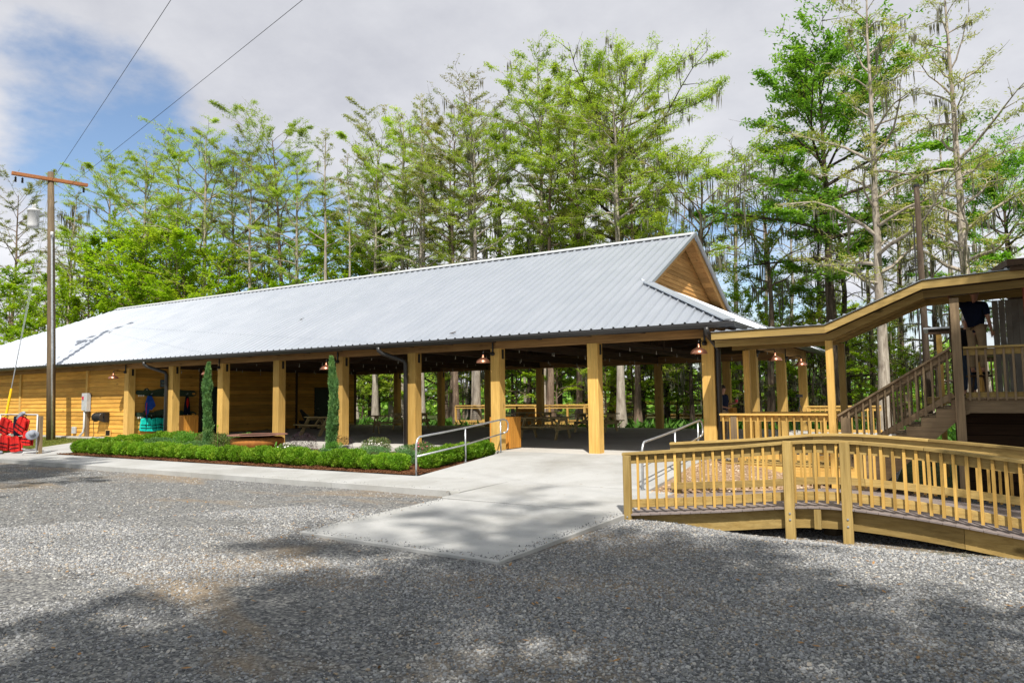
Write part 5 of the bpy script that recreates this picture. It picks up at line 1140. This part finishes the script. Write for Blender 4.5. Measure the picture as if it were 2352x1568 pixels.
VAR = {
 'A0': tree_parts(1, 21, .27, .42, 4.3, 32, 18, 50, 24000, prof='round', leaf=.175, lw=.05, moss=.05),
 'A1': tree_parts(2, 22, .30, .50, 4.9, 28, 16, 50, 23000, prof='round', leaf=.175, lw=.05, moss=.06),
 'A2': tree_parts(3, 20, .24, .42, 3.9, 30, 22, 50, 20000, prof='flat', leaf=.17, lw=.05, lm='leaf_olive', bm='bark_brown'),
 'A3': tree_parts(4, 22, .28, .55, 4.9, 28, 20, 44, 22000, prof='flat', leaf=.175, lw=.05, lean=.6, bm='bark_brown'),
 'B0': tree_parts(5, 22, .25, .52, 4.0, 28, 22, 55, 6500, prof='round', leaf=.17, lm='leaf_brown', moss=.12),
 'B1': tree_parts(6, 22, .22, .60, 3.2, 20, 30, 65, 3000, prof='cone', leaf=.16, lm='leaf_olive', jitter=.5),
 'C0': tree_parts(7, 23, .42, .40, 6.8, 32, 20, 50, 50000, prof='round', leaf=.18, bm='bark_dark', moss=.5, twigs=10, lean=.5),
 'C1': tree_parts(8, 13, .24, .55, 5.6, 22, 30, 48, 17000, prof='flat', leaf=.17, bm='bark_brown', moss=.35, jitter=.6),
 'C2': tree_parts(9, 24, .34, .30, 6.6, 34, 12, 55, 11000, prof='cone', leaf=.20, lm='leaf_olive', moss=.22, jitter=.5),
 'D0': tree_parts(10, 9, .12, .10, 3.4, 34, 30, 75, 15000, prof='round', leaf=.16, lw=.08, lm='leaf_yellow', bm='bark_brown', flare=1),
 'D1': tree_parts(11, 10, .14, .12, 3.6, 32, 25, 70, 11000, prof='cone', leaf=.17, lw=.07, lm='leaf_cypress', bm='bark_dark', flare=1),
 'D2': tree_parts(12, 12, .15, .15, 3.6, 32, 15, 60, 12000, prof='cone', leaf=.19, lm='leaf_cypress', bm='bark_dark', flare=1.2, moss=.1),
 'E0': tree_parts(13, 20, .16, .62, 2.2, 16, 35, 65, 1300, prof='cone', leaf=.15, lm='leaf_brown', jitter=.5),
 'F0': tree_parts(14, 20, .38, .38, 6.6, 42, 12, 60, 46000, prof='round', leaf=.24, lw=.10, lm='leaf_lush', bm='bark_dark', twigs=10),
 'G0': tree_parts(15, 17, .24, .16, 3.8, 36, 8, 50, 5200, prof='cone', leaf=.17, lm='leaf_olive', moss=.45, jitter=.5, bm='bark_dark'),
}
def tree(v, x, y, H, label, group=None, rz=None, sr=None, name='cypress_tree', z0=-.6, spread=1.0):
    tm_, cm_, mm_, H0 = VAR[v]; s_ = H/H0
    t_ = empty(name, (x, y, z0), label, 'tree', group, rnd.uniform(0, 6.28) if rz is None else rz); t_.scale = (s_*spread, s_*spread, s_)
    place('trunk', tm_, t_); place('crown', cm_, t_)
    if mm_: place('moss', mm_, t_)['kind'] = 'stuff'
    return t_
def tree_px(v, px, top, Y, label, group=None, **k):
    p_, d = at_y(px, Y); hor = 910.5-(px-1176)*.01283; H = (hor-top)/F_PX*d*1.0+EYE+.6
    return tree(v, p_.x, p_.y, H, label, group, **k)
T = [  # column, top, distance, kind, label
 ('A2', 20, 398, 40, 'olive cypress at the left picture edge behind the transformer'), ('E0', 98, 420, 37, 'thin bare trunk just left of the utility pole'), ('E0', 152, 395, 36.5, 'thin pale trunk just right of the utility pole'),
 ('A0', 235, 330, 40, 'green cypress above the left end of the roof'), ('A1', 322, 315, 38, 'forked green cypress right of the utility pole wires'), ('A0', 395, 300, 41, 'cypress left of the tall pale one above the roof end'),
 ('A1', 462, 262, 38, 'tall pale trunked cypress with rounded green top left of centre'), ('A2', 520, 330, 42, 'dark trunked olive cypress behind the tall left one'), ('B0', 572, 318, 38.5, 'brownish topped cypress left of the bright green pair'),
 ('A3', 655, 275, 41, 'leaning topped bright cypress above the middle of the roof'), ('A0', 680, 325, 38, 'dense bright green cypress with pale trunk above the roof'), ('B1', 742, 255, 38, 'sparse thin topped cypress above the roof middle'),
 ('E0', 803, 300, 37, 'bare pale pole like trunk above the roof middle'), ('A2', 862, 280, 41, 'olive cypress right of the bare pale trunk'), ('A1', 925, 270, 39, 'feathery cypress with forked dark trunk'),
 ('B1', 968, 215, 37, 'tall sparse cypress with straight pale trunk right of the forked one'), ('A2', 1040, 310, 40, 'cluster stemmed cypress left of the tall brown topped one'), ('B0', 1088, 185, 36, 'tall brown topped cypress with straight pale trunk in the centre'),
 ('D2', 1150, 330, 42, 'low dark cypress behind the central brown topped tree'), ('A0', 1246, 135, 37, 'slender green cypress left of the big mossy one'), ('C0', 1412, 150, 40, 'largest spreading cypress hung with grey moss right of centre'),
 ('A1', 1332, 190, 44, 'cypress between the slender and the large mossy one'), ('C1', 1628, 395, 34, 'flat topped small cypress right of the gable'), ('C1', 1762, 430, 37, 'mossy flat crowned cypress right of the flat topped one'),
 ('F0', 1915, 150, 36, 'lush dark green tree behind the tall right cypress'), ('C2', 2020, -40, 30, 'very tall pale trunked cypress with long bare limbs at the right'), ('C2', 2235, -60, 31, 'tall dark trunked cypress near the right picture edge'),
 ('G0', 1890, 480, 38, 'mossy narrow cypress left of the tall right one'), ('G0', 2150, 420, 36, 'mossy cypress behind the dark utility pole'), ('F0', 2330, 395, 40, 'broad green tree at the right picture edge'), ('A2', 2070, 430, 42, 'olive cypress between the two tall right ones'),
]
for v, px, top, Y, lb in T: tree_px(v, px, top+(42 if px < 900 and v[0] != 'D' else 0), Y, lb, rz=(None if v not in ('C0', 'F0') else {'C0': .6, 'F0': 2.0}[v]))
# trunks seen through the pavilion, each its own place
for px, Y, H, v, lb in ((1424, 34.2, 19, 'A0', 'thick pale trunk right behind the pavilion, left of the far dark post'), (1463, 37, 17, 'A2', 'slimmer trunk right of the thick pale one'), (1093, 34.5, 18, 'A1', 'smooth pale trunk seen between the second and third back posts'),
        (1050, 35.5, 18, 'A2', 'brown trunk left of the smooth pale one'), (1262, 35.5, 18, 'A3', 'forked pale trunk behind the nearest picnic table'), (1325, 38, 18, 'A2', 'shaded trunk left of the second front post'), (862, 38, 18, 'A1', 'ivy clad pale trunk seen past the plank wall'),
        (898, 41, 17, 'B1', 'thin pale trunk beside the ivy clad one'), (968, 36.5, 18, 'A0', 'flared mossy trunk behind the downspout post'), (1585, 38, 10.5, 'G0', 'mossy trunk left of the corner post'), (1614, 44, 11, 'G0', 'grey trunk behind the corner post')):
    tree_px(v, px, 910.5-(H-2)*F_PX/at_y(px, Y)[1], Y, lb)
# the wood behind: trees nobody could tell apart
GW = 'cypress wood behind the pavilion'
for px in list(range(-60, 900, 230))+list(range(900, 1500, 150))+list(range(1900, 2500, 140)):
    Y = rnd.uniform(42, 54); v = rnd.choice(['A0', 'A1', 'A2', 'A3', 'B1', 'G0', 'G0', 'D2'])
    lim = 420 if px < 900 else (400 if px < 1200 else (400 if px < 1540 else (640 if px < 1880 else 500)))
    top = lim+rnd.uniform(30, 190); tree_px(v, px+rnd.uniform(-24, 24), top, Y, 'slender cypress deep in the wood behind the pavilion', GW)
for px in range(-80, 2520, 125):
    Y = rnd.uniform(50, 74); tree_px(rnd.choice(['D0', 'D1', 'D2', 'G0', 'D1']), px+rnd.uniform(-30, 30), rnd.uniform(690, 800), Y, 'low leafy tree filling the wood behind the pavilion', 'understorey trees of the wood', name='understorey_tree', spread=1.2)
# bright undergrowth
U = 'bright undergrowth trees behind the roof'
for px, top, Y, v in ((25, 650, 36, 'D0'), (85, 690, 35.5, 'D0'), (150, 640, 40, 'D1'), (205, 600, 36, 'D0'), (262, 560, 37, 'D0'), (318, 575, 36, 'D0'), (372, 560, 38, 'D0'), (430, 590, 37, 'D0'), (490, 600, 36.5, 'D0'), (545, 560, 40, 'D1'), (600, 570, 41, 'D1'),
        (655, 560, 42, 'D2'), (720, 560, 41, 'D0'), (790, 560, 40, 'D1'), (850, 540, 43, 'D0'), (1010, 560, 42, 'D1'), (1210, 520, 40, 'D2'), (1280, 500, 42, 'D0'), (1350, 480, 40, 'D2'), (1470, 470, 39, 'D2'), (1530, 480, 41, 'D2'), (1700, 690, 40, 'D0'), (1790, 670, 40, 'D0'), (1860, 700, 38, 'D0')):
    tree_px(v, px, top, Y, 'leafy undergrowth tree rising just behind the pavilion', U, name='undergrowth_tree', spread=1.15)
for px in range(820, 2150, 52):
    Y = rnd.uniform(36.5, 46); tree_px(rnd.choice(['D1', 'D0', 'G0', 'D0', 'D1']), px+rnd.uniform(-18, 18), rnd.uniform(700, 800), Y, 'small leafy tree seen through the pavilion', 'small trees seen through the pavilion', name='sapling', spread=1.1)
for px in range(830, 2260, 62):
    Y = rnd.uniform(40, 66); p_, d = at_y(px+rnd.uniform(-10, 10), Y); t_ = empty('bare_trunk', (p_.x, p_.y, -.7), 'slim mossy trunk in the shade of the wood', 'tree', 'slim trunks in the wood', rnd.uniform(0, 6))
    place('trunk', VAR[rnd.choice(['B1', 'G0', 'E0'])][0], t_, sc=(1.1, 1.1, .8)); 
    if px % 2: place('moss', VAR['G0'][2], t_, sc=(1.1, 1.1, .8))['kind'] = 'stuff'
# far wood closes the view: one mass
n = 60000; rg = np.random.default_rng(77); a = rg.uniform(-1.5, 1.25, n)+YAW; r = rg.uniform(92, 100, n); h = rg.random(n)*(6.5+1.6*np.sin(a*23)+1.6*np.sin(a*57+1))
P = np.stack([np.sin(a)*r, np.cos(a)*r, h-1], 1); fo = bpy.data.objects.new('distant_wood', leaves_mesh('distant_wood', P, rg.normal(size=(n, 3)), rg.uniform(.5, 1.0, n), rg.uniform(.3, .6, n), 'leaf_dark', rg, 0)); COL.objects.link(fo)
tag(fo, 'distant dark wood closing the view behind the cypresses', 'wood', kind='stuff')
# ground plants at the back edge of the floor
n = 5200; px_ = rng.uniform(820, 2300, n); x, y = [], []
for q in px_:
    Y = rng.uniform(31.9, 40); p_, d = at_y(q, Y); x.append(p_.x); y.append(Y)
P = np.stack([x, y, rng.uniform(-.5, .1, n)], 1); D = rng.normal(size=(n, 3))*.6; D[:, 2] = .9
fe = bpy.data.objects.new('swamp_plants', leaves_mesh('swamp_plants', P, D, rng.uniform(.3, .75, n), rng.uniform(.05, .16, n), 'leaf_green', rng, 0)); COL.objects.link(fe)
tag(fe, 'broad leaved swamp plants at the back edge of the pavilion floor', 'ground plants', kind='stuff')
# trees behind the photographer: their shade falls on the gravel
for v, x, y, H, lb in (('F0', 3.2, -2.1, 15, 'leafy tree beside the parking lot close behind the viewpoint'), ('F0', 7.2, -4.0, 14, 'second leafy tree beside the parking lot behind the viewpoint'), ('F0', 11.5, -4.4, 15, 'leafy tree at the right of the parking lot out of view'),
        ('A1', 2.6, -4.2, 21, 'tall cypress behind the viewpoint'), ('F0', 1.4, -6.4, 15, 'leafy tree farther behind the viewpoint'),
        ('F0', -17.5, 2.0, 13.5, 'leafy tree at the left of the parking lot out of view'), ('F0', -24.5, 1.5, 14, 'leafy tree far left of the parking lot out of view'), ('F0', 6.0, 9.2, 14, 'leafy tree by the cabin just out of view on the right'), ('F0', 5.3, 12.5, 13, 'green tree by the cabin out of view on the right')):
    tree(v, x, y, H, lb, z0=-.4, spread=.85)
